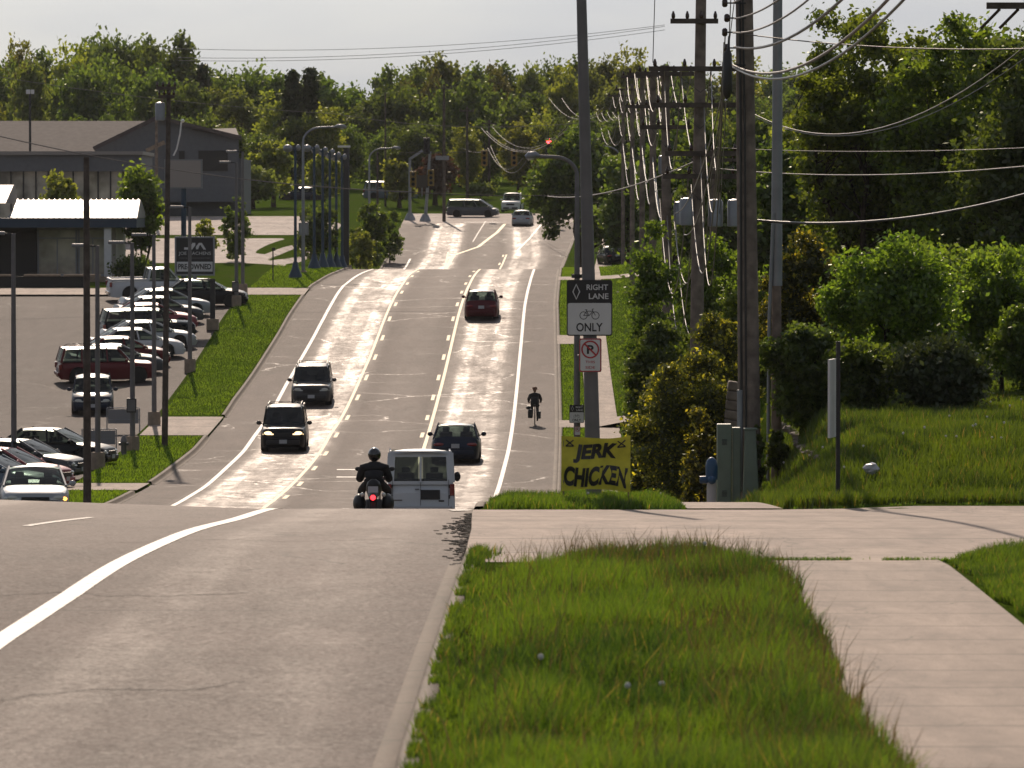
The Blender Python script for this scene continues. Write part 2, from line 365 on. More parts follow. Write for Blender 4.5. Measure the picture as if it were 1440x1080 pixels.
def soil_grass_mat(name, c=(.055, .095, .012)):
    m = mat(name, c, .9, spec=.0); g = NG(m); tc = g.n('ShaderNodeTexCoord'); obj = tc.outputs['Object']
    a = g.noise(obj, 5, 6, .75); b = g.noise(obj, .35, 5, .6); st = g.noise(obj, 1, 5, .7, 0, (9, 2.5, 1))
    col = g.mix(g.rng(a, .35, .65), (c[0] * .7, c[1] * .72, c[2] * .8), (c[0] * 1.45, c[1] * 1.35, c[2] * 1.2))
    col = g.mix(g.m('MULTIPLY', g.rng(b, .5, .7), .35), col, (.10, .095, .035)); col = g.mul(col, g.rng(st, .3, .7, .8, 1.25))
    g.l(col, g.b.inputs['Base Color']); g.bump(g.m('ADD', a, st), .9, .12)
    return m

M = {}
M['road'] = asphalt_mat('road asphalt'); M['lot'] = asphalt_mat('lot asphalt', False, 0, (.056, .046, .043))
M['walk'] = concrete_mat('sidewalk concrete'); M['drive'] = concrete_mat('driveway concrete', (.26, .20, .165), 4.5)
M['kerb'] = concrete_mat('kerb concrete', (.12, .092, .07), 3.0)
M['white_paint'] = paint_mat('white road paint', (.72, .68, .62), .58); M['yellow_paint'] = paint_mat('yellow road paint', (.62, .50, .26), .60)
M['worn_white'] = paint_mat('worn road paint', (.62, .58, .54), .46)
M['ground'] = soil_grass_mat('lawn ground'); M['dirt'] = mat('bare earth', (.12, .085, .06), .95, noise=.4, nscale=6, bump=.6)
M['wood'] = mat('weathered pole wood', (.20, .16, .135), .9, noise=.35, nscale=4, bump=.5, bscale=30, spec=.2)
M['darkwood'] = mat('dark pole wood', (.10, .08, .068), .9, noise=.35, nscale=4, bump=.5, bscale=30, spec=.2)
M['bark'] = mat('bark', (.045, .035, .026), .95, noise=.4, nscale=5, bump=.7, bscale=12, spec=.1)
M['steel'] = mat('grey pole paint', (.16, .15, .15), .5, noise=.12, nscale=3, metal=.2)
M['galv'] = mat('galvanised steel', (.26, .27, .29), .45, metal=.5, noise=.1)
M['blue'] = mat('blue painted steel', (.022, .05, .09), .45, noise=.15)
M['dark'] = mat('dark metal', (.02, .02, .022), .5)
M['black'] = mat('black rubber', (.012, .012, .012), .75, noise=.2, nscale=12)
M['plastic'] = mat('black plastic', (.015, .015, .016), .45)
M['chrome'] = mat('chrome', (.6, .6, .6), .18, metal=1)
M['rim'] = mat('alloy', (.32, .32, .33), .35, metal=.8)
M['block'] = mat('concrete base', (.27, .21, .155), .9, noise=.25, nscale=4, bump=.4)
M['cable'] = mat('black cable', (.03, .028, .027), .38); M['wire'] = mat('weathered wire', (.19, .17, .16), .55, spec=.3, metal=.0, noise=.2, nscale=6)
M['white'] = mat('white sign sheet', (.62, .62, .62), .5, noise=.06); M['ink'] = mat('black sign ink', (.015, .015, .016), .4)
M['signgrey'] = mat('sign back aluminium', (.22, .22, .23), .5, metal=.3)
M['redink'] = mat('red sign ink', (.42, .03, .035), .5)
M['tail'] = mat('red lens', (.22, .012, .012), .2, spec=.6, coat=.6); M['lens'] = mat('clear lens', (.55, .55, .5), .12, spec=.8, coat=1)
M['amber'] = mat('lit amber lamp', (.8, .4, .1), .3, emit=(1, .45, .1), es=3)
M['headlit'] = mat('lit headlamp', (.8, .7, .5), .3, emit=(1, .72, .38), es=2.2); M['redlit'] = mat('lit red lamp', (.8, .02, .02), .3, emit=(1, .03, .04), es=3.5)
M['plate'] = mat('number plate', (.45, .46, .48), .5); M['interior'] = mat('car interior', (.02, .02, .022), .8)
M['skin'] = mat('skin', (.35, .2, .14), .6)
def glass_mat(name, col=(.5, .6, .56), tr=.55, dark=(.012, .014, .015)):
    m = bpy.data.materials.new(name); m.use_nodes = True; n = m.node_tree; n.nodes.clear()
    o = n.nodes.new('ShaderNodeOutputMaterial'); t = n.nodes.new('ShaderNodeBsdfTransparent'); t.inputs[0].default_value = (*col, 1)
    p = n.nodes.new('ShaderNodeBsdfPrincipled'); p.inputs['Base Color'].default_value = (*dark, 1); p.inputs['Roughness'].default_value = .06
    x = n.nodes.new('ShaderNodeMixShader'); x.inputs[0].default_value = 1 - tr
    n.links.new(t.outputs[0], x.inputs[1]); n.links.new(p.outputs[0], x.inputs[2]); n.links.new(x.outputs[0], o.inputs[0]); return m
M['glass'] = glass_mat('car glass'); M['tint'] = glass_mat('tinted glass', (.2, .24, .23), .4)
M['shopglass'] = mat('lit interior glass', (.42, .39, .33), .08, spec=.8, noise=.6, nscale=.6)  # opaque pane; the lit beige interior is put into its base colour
def car_paint(name, c, met=.3, coat=.8): return mat(name, c, .40, metal=met * .3, coat=.22, spec=.12)

# ---------------------------------------------------------------- ground sheets
def drange(a, b, step): n = max(1, int(math.ceil((b - a) / step))); return np.linspace(a, b, n + 1)
def ribbon(name, L, Rr, d0, d1, off, mt, step=1.0, nx=1, zfun=None, ucentre=None, skirt=0):
    ds = drange(d0, d1, step); cols = nx + 1
    Lx = np.array([float(L(d)) if callable(L) else L for d in ds]); Rx = np.array([float(Rr(d)) if callable(Rr) else Rr for d in ds])
    t = np.linspace(0, 1, cols)
    X = Lx[:, None] * (1 - t) + Rx[:, None] * t; Y = np.repeat(ds[:, None], cols, 1)
    Z = base(X, Y) + off
    V = np.stack([X, Y, Z], -1).reshape(-1, 3)
    uc = np.array([float(ucentre(d)) if ucentre else 0 for d in ds])
    UV = np.stack([X - uc[:, None], Y], -1).reshape(-1, 2)
    i, j = np.meshgrid(np.arange(len(ds) - 1), np.arange(nx), indexing='ij'); a = (i * cols + j).ravel()
    F = np.stack([a, a + 1, a + cols + 1, a + cols], 1)
    return link(name, npmesh(name, V, F, mt, True, uv=UV))
def kerb(name, K, side, d0, d1, mt, h=.12, wd=.14, gutter=.16):
    ds = drange(d0, d1, .8); rows = []
    for d in ds:
        k = float(K(d)); s = side
        prof = [(-gutter, .006), (-.02, .010), (.0, h - .02), (.03, h), (wd, h), (wd + .02, -.1)]
        rows.append([Vector((k + s * p, d, float(base(k, d)) + q + .004)) for p, q in prof])
    V = [p for r in rows for p in r]; c = 6; n = len(rows)
    F = [(i*c+j, i*c+j+1, (i+1)*c+j+1, (i+1)*c+j) for i in range(n-1) for j in range(c-1)]
    UV = [(p.x, p.y) for p in V]
    me = npmesh(name, [tuple(p) for p in V], F, mt, False, uv=UV)
    return tag(link(name, me), kind='structure')

RS = lambda D: np.interp(D, [-60, 95, 150, 176, 335, 435, 600], [-.25, -.25, -.1, -.1, 0, 0, 0])
def ucen(d):      # reference so that lane tracks keep their places relative to the yellow line
    return float(YR(d)) + 4.0
# terrain
cols_l = [-900, -500, -300, -200, -140, -100, -80, -60, -50, -42, -36, -31, -27, -24, -21.5, -19.5]
ds = np.concatenate([np.arange(-60, 30, 3), np.arange(30, 180, 1.0), np.arange(180, 560, 2.0), np.arange(560, 900, 20), np.arange(900, 4001, 200)])
rows = []
for d in ds:
    kl, kr = float(KL(d)), float(KR(d))
    xs = cols_l + [-18 , -17, -16, -15, kl - .5, kl - .12, kl + .3, kl + 2, (kl + kr) / 2, kr - 2, kr - .3, kr + .12, kr + .5, kr+1.0] + \
         list(np.maximum([3.3, 3.7, 4.1, 4.5, 4.9, 5.3, 5.7, 6.1, 6.5, 7, 7.5, 8.2, 9, 10, 11, 12, 13.5, 15, 17, 20, 24, 28, 34, 42, 60, 100, 160, 250, 400, 900], kr + 1.02 + np.arange(30) * .01))
    xs = np.array(xs, float); z = base(xs, d)
    inn = (xs > kl - .05) & (xs < kr + .05)
    z = np.where(inn, z - .25, z + .09)
    lot = (xs < -15.5) & (d > 95) & (d < 304); z = np.where(lot, base(xs, d) - .12, z)
    rows.append(np.stack([xs, np.full_like(xs, d), z], 1))
A = np.array(rows); nr, nc = A.shape[:2]
i, j = np.meshgrid(np.arange(nr - 1), np.arange(nc - 1), indexing='ij'); a = (i * nc + j).ravel()
tag(link('ground', npmesh('ground', A.reshape(-1, 3), np.stack([a, a + 1, a + nc + 1, a + nc], 1), M['ground'], True)), kind='structure')
tag(ribbon('road', lambda d: KL(d) - .02, lambda d: KR(d) + .02, -60, 495, 0, M['road'], 1.0, 24, ucentre=ucen), kind='structure')
kerb('kerb', KR, 1, 26, 56, M['kerb']); kerb('kerb', KR, 1, 83.5, 478, M['kerb'])
for a, b in ((97, 178), (186, 217.5), (230, 301), (307, 470)): kerb('kerb', KL, -1, a, b, M['kerb'])
# markings
def line(name, C, d0, d1, wd, mt, dash=None, shift=0, off=.006):
    V, F, UV = [], [], []
    segs = [(d0, d1)] if not dash else [(s, min(s + dash[0], d1)) for s in np.arange(d0, d1, dash[1])]
    for s, e in segs:
        dd = drange(s, e, 1.0); n0 = len(V)
        for d in dd:
            x = float(C(d)) + shift
            for k in (-wd / 2, wd / 2):
                V.append((x + k, d, float(base(x + k, d)) + off))
        for q in range(len(dd) - 1): F.append((n0 + 2*q, n0 + 2*q + 1, n0 + 2*q + 3, n0 + 2*q + 2))
    return tag(link(name, npmesh(name, V, F, mt)), kind='structure')
line('lane_marking', FW, 26, 100, .21, M['white_paint'])
line('lane_marking', WR, 112, 347, .15, M['white_paint']); line('lane_marking', WL, 100, 352, .16, M['white_paint']); line('lane_marking', WL, 405, 430, .16, M['white_paint'])
line('lane_marking', YL, 100, 440, .13, M['yellow_paint'], shift=-.26); line('lane_marking', YR, 100, 436, .14, M['yellow_paint'], shift=.24)
line('lane_marking', YL, 176 - 1.4 - 10.75 * 7, 420, .15, M['yellow_paint'], (2.9, 10.75)); line('lane_marking', YR, 176 - 1.4 - 10.75 * 7, 436, .15, M['yellow_paint'], (2.9, 10.75))
Q = lambda l: curve([hit(x, y, 400, 900) for x, y in l])
def hl(l, wd, mt, **k):
    p = [hit(x, y, 400, 900) for x, y in l]; c = curve(p); dd = [q[1] for q in p]; line('lane_marking', c, min(dd), max(dd), wd, mt, **k)
hl([(627, 377), (638, 359), (673, 347), (699, 327), (710, 315)], .3, M['yellow_paint'])
hl([(727, 353), (745, 335), (761, 316)], .2, M['white_paint']); hl([(665, 340), (674, 325), (683, 311)], .12, M['worn_white'])
mb = MB()
for y_, x0, x1 in ((311, 652, 700), (311, 708, 800)):
    pass
mk = [((-6.2, 68), (-6.0, 76))]
for (x0, d0), (x1, d1) in mk:
    c_ = curve([(x0, d0), (x1, d1)]); line('lane_marking', c_, d0, d1, .12, M['worn_white'])
# painted stripes across the turn lane, and the stop line
for yy in (660.5, 671):
    X, D = hit(487, yy, 150); g_ = [[G(a, D - .25, .006), G(a, D + .25, .006)] for a in np.linspace(X - .35, X + .55, 5)]
    mb = MB().sheet([list(r) for r in zip(*g_)]); tag(mb.build('lane_marking', M['white_paint']), kind='structure')
for x0, x1, yy in ((652, 704, 312.5), ):
    a, b = hit(x0, yy, 400), hit(x1, yy, 400)
    mb = MB().sheet([[G(t, a[1] - .3, .007) for t in np.linspace(a[0], b[0], 8)], [G(t, a[1] + .3, .007) for t in np.linspace(a[0], b[0], 8)]]); tag(mb.build('lane_marking', M['white_paint']), kind='structure')
# cross street, parking lots, driveways, sidewalks
def plane(name, x0, x1, d0, d1, mt, off=.02, step=1.5, nx=None):
    lx = x0 if callable(x0) else (lambda d, v=x0: v); rx = x1 if callable(x1) else (lambda d, v=x1: v)
    n = nx or max(1, int(abs(float(rx(d0)) - float(lx(d0))) / 1.5)); return tag(ribbon(name, lx, rx, d0, d1, off, mt, step, min(n, 90)), kind='structure')
M['paleroad'] = asphalt_mat('bleached glare asphalt', False, 0, (.34, .29, .26))  # bleached asphalt; glare is also put into the raised base colour
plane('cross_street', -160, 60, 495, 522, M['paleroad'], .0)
plane('parking_lot', -110, lambda d: -15.2 - .06 * 0, 96, 303.5, M['lot'], .0, 2)
plane('driveway', -15.2, lambda d: KL(d) - .0, 217.5, 229, M['drive'], .105); plane('driveway', -15.2, lambda d: KL(d), 179, 185, M['drive'], .105)
plane('driveway', -40, lambda d: KL(d), 301, 308, M['drive'], .105)
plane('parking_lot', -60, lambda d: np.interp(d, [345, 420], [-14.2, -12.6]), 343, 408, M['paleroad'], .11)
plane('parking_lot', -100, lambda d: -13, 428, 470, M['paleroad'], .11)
SWL = lambda d: np.interp(d, [25, 34, 53, 95, 110, 160, 219, 273, 345, 460], [2.15, 2.2, 2.6, 2.75, 2.9, 3.0, 3.15, 3.5, 4.3, 7.8])
SWR = lambda d: SWL(d) + np.interp(d, [25, 53, 60, 110], [2.0, 1.75, 1.6, 1.3])
plane('sidewalk', SWL, SWR, 24, 57, M['walk'], .112, 1, 3); plane('sidewalk', SWL, SWR, 82, 460, M['walk'], .115, 1, 2)
# ---------------------------------------------------------------- apron and slabs in the foreground
plane('driveway_apron', lambda d: KR(d) + .0, lambda d: np.interp(d, [54, 54.9, 55.6, 83], [4.3, 4.4, 13, 13]), 54, 82, M['drive'], .095, .5, 12)
mb = MB(); rnd = random.Random(5)       # broken gutter: chunks of loose dark asphalt along the kerbless edge
for k in range(420):
    d = rnd.uniform(55, 84); x = float(KR(d)) - abs(rnd.gauss(0, .16)) * (1 - abs(d - 70) / 22)
    r = rnd.uniform(.015, .07); z = float(base(x, d)) + .012
    n = rnd.randint(5, 7); a0 = rnd.random() * 6
    pts = [(x + r * rnd.uniform(.5, 1) * math.cos(a0 + i * 6.283 / n), d + 2.2 * r * rnd.uniform(.5, 1) * math.sin(a0 + i * 6.283 / n)) for i in range(n)]
    mb.prism(pts, (0, 0, 0), (1, 0, 0), (0, 1, 0), (0, 0, rnd.uniform(.003, .012))); 
    for q in range(len(mb.v) - 2 * n, len(mb.v)): mb.v[q] = (mb.v[q][0], mb.v[q][1], mb.v[q][2] + float(base(mb.v[q][0], mb.v[q][1])) + .004)
M['broken'] = mat('broken asphalt', (.018, .015, .014), .95, noise=.4, spec=.15)
tag(mb.build('road_debris', M['broken']), 'dark crumbled asphalt lying along the broken gutter by the driveway', 'rubble', kind='stuff')
rk = MB()
for k in range(16):
    d = rnd.uniform(92, 106); t = (d - 92) / 14; X = 5.15 + .55 * math.sin(t * 3) + rnd.uniform(-.1, .1)
# ---------------------------------------------------------------- foliage
def basis(n, rs):
    a = rs.normal(size=(n, 3)); a /= np.linalg.norm(a, axis=1)[:, None]
    b = rs.normal(size=(n, 3)); b -= a * (a * b).sum(1)[:, None]; b /= np.linalg.norm(b, axis=1)[:, None]
    return a, b
def leaves(C, size, rs, asp=.62, var=None, droop=0):
    n = len(C); a, b = basis(n, rs)
    if droop: a[:, 2] -= droop; a /= np.linalg.norm(a, axis=1)[:, None]
    s = size * rs.uniform(.6, 1.35, n)[:, None]
    V = np.stack([C - a * s, C + b * s * asp, C + a * s, C - b * s * asp], 1).reshape(-1, 3)
    F = np.arange(4 * n).reshape(n, 4)
    return V, F
def crown_points(rs, n, ncl, rx, rz, cz, cr, flat=.75, shape='round', hollow=.45, lean=(0, 0)):
    # cluster centres spread through an uneven crown volume
    cl = []
    off = rs.uniform(0, 6.28, 4)
    while len(cl) < ncl:
        p = rs.uniform(-1, 1, 3); r = np.linalg.norm(p)
        if r > 1 or r < hollow * rs.random(): continue
        th = math.atan2(p[1], p[0])
        f = 1 + .18 * math.sin(3 * th + off[0]) * math.cos(2.3 * p[2] + off[1]) + .12 * math.sin(5 * th + off[2] + 3 * p[2])
        if shape == 'cone': w_ = max(.08, (1 - (p[2] + 1) / 2) ** .8); q = np.array([p[0] * rx * w_, p[1] * rx * w_, p[2] * rz])
        elif shape == 'vase': w_ = .55 + .45 * (p[2] + 1) / 2; q = np.array([p[0] * rx * w_, p[1] * rx * w_, p[2] * rz]) * f
        else: q = np.array([p[0] * rx, p[1] * rx, p[2] * rz]) * f
        cl.append(q + np.array([lean[0], lean[1], cz]))
    cl = np.array(cl); k = rs.integers(0, ncl, n)
    crr = cr * rs.uniform(.55, 1.3, ncl)
    d = rs.normal(size=(n, 3)); d /= np.linalg.norm(d, axis=1)[:, None]
    rad = np.abs(rs.normal(.75, .33, n))
    P_ = cl[k] + d * (crr[k] * rad)[:, None] * np.array([1, 1, flat])
    v = np.clip(.5 + .22 * rs.normal(size=n) + .22 * (rs.random(ncl) - .5)[k], 0, 1)
    return P_, v, cl
def limbs(cl, h0, r0, rs, trunk_top, nl=14, stems=1, spread=.5):
    mb = MB()
    for s in range(stems):
        a = rs.uniform(0, 6.28); bx, by = (0, 0) if stems == 1 else (spread * math.cos(a), spread * math.sin(a))
        pts = [(bx * .3, by * .3, -.3)]; n = 6
        for i in range(1, n + 1):
            t = i / n; pts.append((bx * (.3 + 2.2 * t) + rs.normal() * .06 * trunk_top * t * .5, by * (.3 + 2.2 * t) + rs.normal() * .06 * trunk_top * t * .5, trunk_top * t))
        mb.path(pts, [r0 * (1.25 - t_ * .95) if i else r0 * 1.5 for i, t_ in enumerate(np.linspace(0, 1, n + 1))], 7)
        sel = rs.choice(len(cl), min(nl, len(cl)), replace=False)
        for c in cl[sel]:
            t = np.clip((c[2] - .35 * np.linalg.norm(c[:2]) - h0 * .2) / trunk_top, .25, .97) * rs.uniform(.8, 1)
            i = int(t * n); f = t * n - i; p0 = np.array(pts[i]) * (1 - f) + np.array(pts[min(i + 1, n)]) * f
            mid = p0 * .5 + c * .5 + np.array([0, 0, .06 * np.linalg.norm(c - p0)]) + rs.normal(size=3) * .08 * np.linalg.norm(c - p0)
            rr = r0 * (1.1 - t) * .55 + .015
            mb.path([p0, p0 * .6 + mid * .4, mid, c], [rr, rr * .8, rr * .6, rr * .2], 5)
    return mb
def make_tree(name, kind, seed, H, rx, leafm, nleaf=5000, ls=.35, trunk_h=.25, r0=.22, ncl=60, shape='round', stems=1, cr=None, flat=.75, droop=0, nl=16, hollow=.45):
    rs = np.random.default_rng(seed); rz = H * (1 - trunk_h) / 2; cz = H - rz
    cr = cr or rx * .30
    rz_ = max(.2, rz - cr * .6)
    C, v, cl = crown_points(rs, nleaf, ncl, max(.15, rx - cr * .7), rz_, cz, cr, flat, shape, hollow)
    V, F = leaves(C, ls, rs, droop=droop)
    root = bpy.data.objects.new(name, None); COL.objects.link(root)
    link('crown', npmesh('crown', V, F, leafm, attr=v), root)
    limbs(cl, H * trunk_h, r0, rs, H * (trunk_h + .45) if shape != 'cone' else H * .93, nl, stems, rx * .25).build('trunk', M['bark'], root, 60)
    return root
L = {}
L['mid'] = leaf_mat('green leaves', (.034, .060, .014), (.090, .130, .034), .5)
L['bright'] = leaf_mat('bright spring leaves', (.065, .09, .018), (.155, .175, .042), .55)
L['dark'] = leaf_mat('dark leaves', (.024, .046, .013), (.078, .112, .028), .52)
L['olive'] = leaf_mat('olive leaves', (.052, .072, .022), (.105, .13, .04), .5)
L['brown'] = leaf_mat('bronze leaves', (.048, .05, .022), (.085, .082, .034), .45)
L['red'] = leaf_mat('dark red leaves', (.035, .014, .011), (.06, .024, .018), .3)
L['gold'] = leaf_mat('yellow speckled leaves', (.022, .030, .010), (.065, .070, .016), .5, (.30, .27, .04))
L['pine'] = leaf_mat('conifer needles', (.016, .028, .015), (.042, .060, .026), .25)
L['near'] = leaf_mat('sunlit tree leaves', (.028, .054, .010), (.115, .165, .028), .6)
L['bush'] = leaf_mat('shrub leaves', (.022, .042, .009), (.08, .115, .02), .55)
L['grass'] = leaf_mat('grass blades', (.018, .040, .007), (.078, .128, .017), .48, (.17, .13, .06))
L['lawn'] = leaf_mat('mown grass', (.06, .11, .010), (.12, .19, .02), .45)
def put(root, loc, label, cat, group=None, s=1.0, rz=0, sz=None):
    root.location = loc; root.rotation_euler = (0, 0, rz); root.scale = (s, s, sz or s); return tag(root, label, cat, group)
rnd = random.Random(11)
protos = [make_tree('leafy_tree', 'm', 1, 14, 5.2, L['mid'], 6500, .32, .07, ncl=95), make_tree('leafy_tree', 'm', 2, 14, 4.6, L['bright'], 6000, .30, .08, ncl=90, shape='vase'),
          make_tree('leafy_tree', 'm', 3, 14, 5.6, L['dark'], 6500, .32, .05, ncl=95), make_tree('leafy_tree', 'm', 4, 14, 4.2, L['olive'], 5200, .30, .10, ncl=76),
          make_tree('leafy_tree', 'm', 5, 14, 5.0, L['mid'], 5600, .30, .08, ncl=84, shape='vase'), make_tree('leafy_tree', 'm', 6, 14, 4.4, L['brown'], 2600, .26, .3, ncl=40, hollow=.7)]
used = [False] * 6
LOOK = ['mid green round', 'bright green upright', 'dark green full', 'olive-toned', 'loosely branched green', 'thin bronze-leaved']
AREA = [(60, 'behind the flood lamp mast'), (140, 'above the brown hall roof'), (215, 'above the ridge of the grey hall'), (270, 'right of the transformer pole'), (335, 'right of the grey hall'), (400, 'left of the dark conifer pair'), (460, 'around the dark conifer pair'), (530, 'above the blue lamp posts'),
  (600, 'above the second curved lamp'), (660, 'above the signal masts'), (720, 'straight behind the dark turning minivan'), (775, 'above the hanging red signal'), (830, 'left of the thick grey pole'), (900, 'right of the thick grey pole'), (970, 'behind the far utility poles'), (1060, 'behind the pole with wide crossarms'), (1160, 'behind the slim steel pole'), (2000, 'behind the tall right-hand trees')]
def tree_at(k, x, ytop, D, label, group, wpx=None, dx=0, cat='tree', zoff=0):
    label = LOOK[k] + ' tree ' + label + ' ' + next(a for m_, a in AREA if x < m_)
    g = G((x - 720) / FPX * D, D, zoff); top = (300 - ytop) / FPX * D
    H = max(2.5, top - g.z)
    if not used[k]: r = protos[k]; used[k] = True
    else: r = copy_thing(protos[k])
    sz = H / 14.0; s = sz if not wpx else (px(D, wpx) / 2) / 5.0
    return put(r, g, label, cat, group, s, rnd.uniform(0, 6.28), sz)
tops = curve([(98, 0), (78, 40), (92, 90), (62, 140), (58, 220), (82, 262), (92, 310), (96, 370), (104, 430), (118, 490), (118, 520), (96, 560), (86, 620), (82, 690), (92, 740), (84, 800), (84, 860), (90, 920), (100, 1000), (95, 1100), (110, 1200), (60, 1440)])  # (y, x)
skyl = 'on the skyline'
for i, x in enumerate(range(-20, 1500, 38)):
    x_ = x + rnd.uniform(-10, 10); yt = float(tops(x_)) + rnd.uniform(-9, 9) - (26 if x_ < 270 else 8)
    k = rnd.choice([0, 0, 1, 2, 3, 4]) if x > 600 else rnd.choice([0, 0, 2, 4, 1])
    tree_at(k, x_, yt, rnd.uniform(640, 700), skyl, 'skyline trees of the wood', rnd.uniform(80, 115))
for i, x in enumerate(range(-10, 1480, 44)):
    x_ = x + rnd.uniform(-14, 14); yt = float(tops(x_)) + rnd.uniform(8, 40) - (14 if x_ < 270 else 0)
    tree_at(rnd.choice([0, 1, 2, 4, 3, 0]), x_, yt, rnd.uniform(590, 630), 'midway up the wood', 'trees in the middle of the wood', rnd.uniform(75, 105))
for i, x in enumerate(range(-20, 1140, 37)):
    x_ = x + rnd.uniform(-12, 12)
    tree_at(rnd.choice([0, 2, 2, 4, 1]), x_, rnd.uniform(150, 185), rnd.uniform(560, 580), 'at the wood front', 'trees at the front edge of the wood', rnd.uniform(55, 85))
for x, yt, w_ in ((40, 64, 60), (612, 92, 60), (695, 84, 70), (573, 108, 60)):
    tree_at(5, x, yt, 632, 'letting the sky through', 'bronze thin skyline trees', w_)
own_tree('bare_tree', 29, 105, 200, 40, 610, 70, L['brown'], 'half-bare tree with thin grey branches above the wood at the left', n=500, ls=.2, trunk_h=.3, nl=40, r0=.2) if False else None
con = make_tree('conifer_tree', 'c', 21, 15, 3.0, L['pine'], 6500, .30, .04, shape='cone', ncl=110, cr=.7, nl=40, r0=.2, droop=.5)
for i, x in enumerate((412, 436, 285, 270)):
    c = con if i == 0 else copy_thing(con); D = 575 if i < 2 else 640; g = G((x - 720) / FPX * D, D); H = (300 - (88, 84, 80, 92)[i]) / FPX * D - g.z
    put(c, g, ['taller dark pointed conifer of the pair above the wood left of the road', 'shorter dark pointed conifer right beside the taller one', 'small distant conifer tip just above the hall end', 'smallest distant conifer tip left of the hall end'][i], 'tree', 'dark conifers in the wood', H / 15, i, H / 15)
# trees and bushes of their own look beyond the crossing and by the lots
def own_tree(name, seed, x, yb, ytop, D, wpx, leafm, label, cat='tree', n=3500, ls=.2, group=None, gz=None, **k):
    X = (x - 720) / FPX * D; g = G(X, D) if gz is None else Vector((X, D, gz)); H = (300 - ytop) / FPX * D - g.z
    r = make_tree(name, 'o', seed, H, px(D, wpx) / 2, leafm, n, ls, **k); return put(r, g, label, cat, group)
own_tree('leafy_tree', 31, 815, 372, 178, 385, 165, L['dark'], 'big dark green tree overhanging the right kerb beyond the lower hill crest', n=14000, ls=.2, trunk_h=.16, ncl=110, cr=1.0, r0=.3)
own_tree('leafy_tree', 32, 885, 372, 210, 372, 95, L['mid'], 'rounded green tree between the big dark tree and the pole row', n=8000, ls=.19, trunk_h=.12)
own_tree('leafy_tree', 33, 200, 392, 222, 326, 86, L['near'], 'light green multi-stemmed tree right of the blue showroom with white metal roof', n=6000, ls=.16, trunk_h=.22, stems=4, r0=.07, shape='vase')
own_tree('leafy_tree', 34, 84, 300, 236, 372, 62, L['bright'], 'small yellow-green tree in front of the long glass showroom', n=3000, ls=.2, trunk_h=.1)
own_tree('leafy_tree', 35, 385, 285, 190, 520, 70, L['bright'], 'loose light green tree right of the grey gabled hall', n=3500, ls=.25, trunk_h=.1)
own_tree('leafy_tree', 36, 356, 285, 228, 512, 75, L['olive'], 'low wide olive-orange tree beside the grey gabled hall', n=3500, ls=.22, trunk_h=.1)
own_tree('leafy_tree', 37, 562, 285, 219, 534, 50, L['bright'], 'bright yellow-green round tree behind the pale passenger van', n=3500, ls=.22, trunk_h=.08)
own_tree('leafy_tree', 38, 612, 275, 212, 545, 62, L['red'], 'dark red-leaved tree behind the traffic signals', n=3500, ls=.22, trunk_h=.1)
own_tree('leafy_tree', 39, 455, 285, 215, 530, 60, L['bright'], 'yellow-green tree behind the row of blue lamp poles', n=3000, ls=.24, trunk_h=.08)
own_tree('shrub', 41, 332, 332, 281, 345, 46, L['dark'], 'dark clipped shrub on the grass between the two pale lots', 'shrub', n=2500, ls=.13, trunk_h=.02, r0=.05)
own_tree('shrub', 42, 446, 345, 279, 352, 66, L['dark'], 'wide dark shrub behind the blue lamp poles', 'shrub', n=4500, ls=.13, trunk_h=.02, r0=.05)
own_tree('shrub', 43, 520, 365, 284, 392, 62, L['bush'], 'leafy green shrub on the bank left of the road past the crest', 'shrub', n=5000, ls=.14, trunk_h=.02, r0=.05)
own_tree('shrub', 44, 548, 350, 290, 425, 40, L['bush'], 'small loose shrub at the lot corner before the traffic signals', 'shrub', n=2200, ls=.14, trunk_h=.02, r0=.05)
own_tree('shrub', 45, 507, 372, 322, 372, 50, L['bright'], 'low bright green shrub at the foot of the curved streetlight', 'shrub', n=2500, ls=.12, trunk_h=.02, r0=.05)
own_tree('shrub', 46, 288, 320, 300, 335, 40, L['bright'], 'low yellow-green shrub behind the framed dealer sign', 'shrub', n=1800, ls=.12, trunk_h=.02, r0=.04)
# far hedge: boxy clipped, brownish face
own_tree('hedge', 47, 676, 278, 257, 556, 40, L['olive'], 'clipped brownish hedge beyond the crossing above the dark minivan', 'hedge', n=2500, ls=.18, trunk_h=.02, r0=.05)
own_tree('hedge', 48, 188, 392, 358, 316, 62, L['dark'], 'dark clipped hedge right of the blue showroom entrance', 'hedge', n=3500, ls=.11, trunk_h=.02, r0=.04, cr=.6)
# ---------------------------------------------------------------- right bank: big near trees
own_tree('leafy_tree', 51, 1235, 560, -8, 172, 330, L['near'], 'tall open-crowned green tree with bare dark limbs at the right', n=48000, ls=.095, trunk_h=.10, ncl=190, cr=.62, r0=.13, stems=3, shape='vase', hollow=.2, nl=26)
own_tree('leafy_tree', 52, 1368, 560, 2, 168, 300, L['near'], 'tall green tree standing right of the open-crowned one', n=48000, ls=.095, trunk_h=.10, ncl=190, cr=.66, r0=.15, stems=2, hollow=.2, nl=24)
own_tree('leafy_tree', 53, 1470, 560, 20, 160, 260, L['dark'], 'dense dark tree at the right edge of the view', n=34000, ls=.10, trunk_h=.1, ncl=150, cr=.7, r0=.15)
own_tree('leafy_tree', 54, 1150, 560, 98, 205, 170, L['bright'], 'lighter green tree behind the two slim roadside poles', n=16000, ls=.15, trunk_h=.08, ncl=90, r0=.14)
own_tree('leafy_tree', 55, 1290, 560, 80, 230, 300, L['dark'], 'dark wide tree filling the gap behind the tall green trees', n=16000, ls=.18, trunk_h=.05, ncl=110, r0=.2)
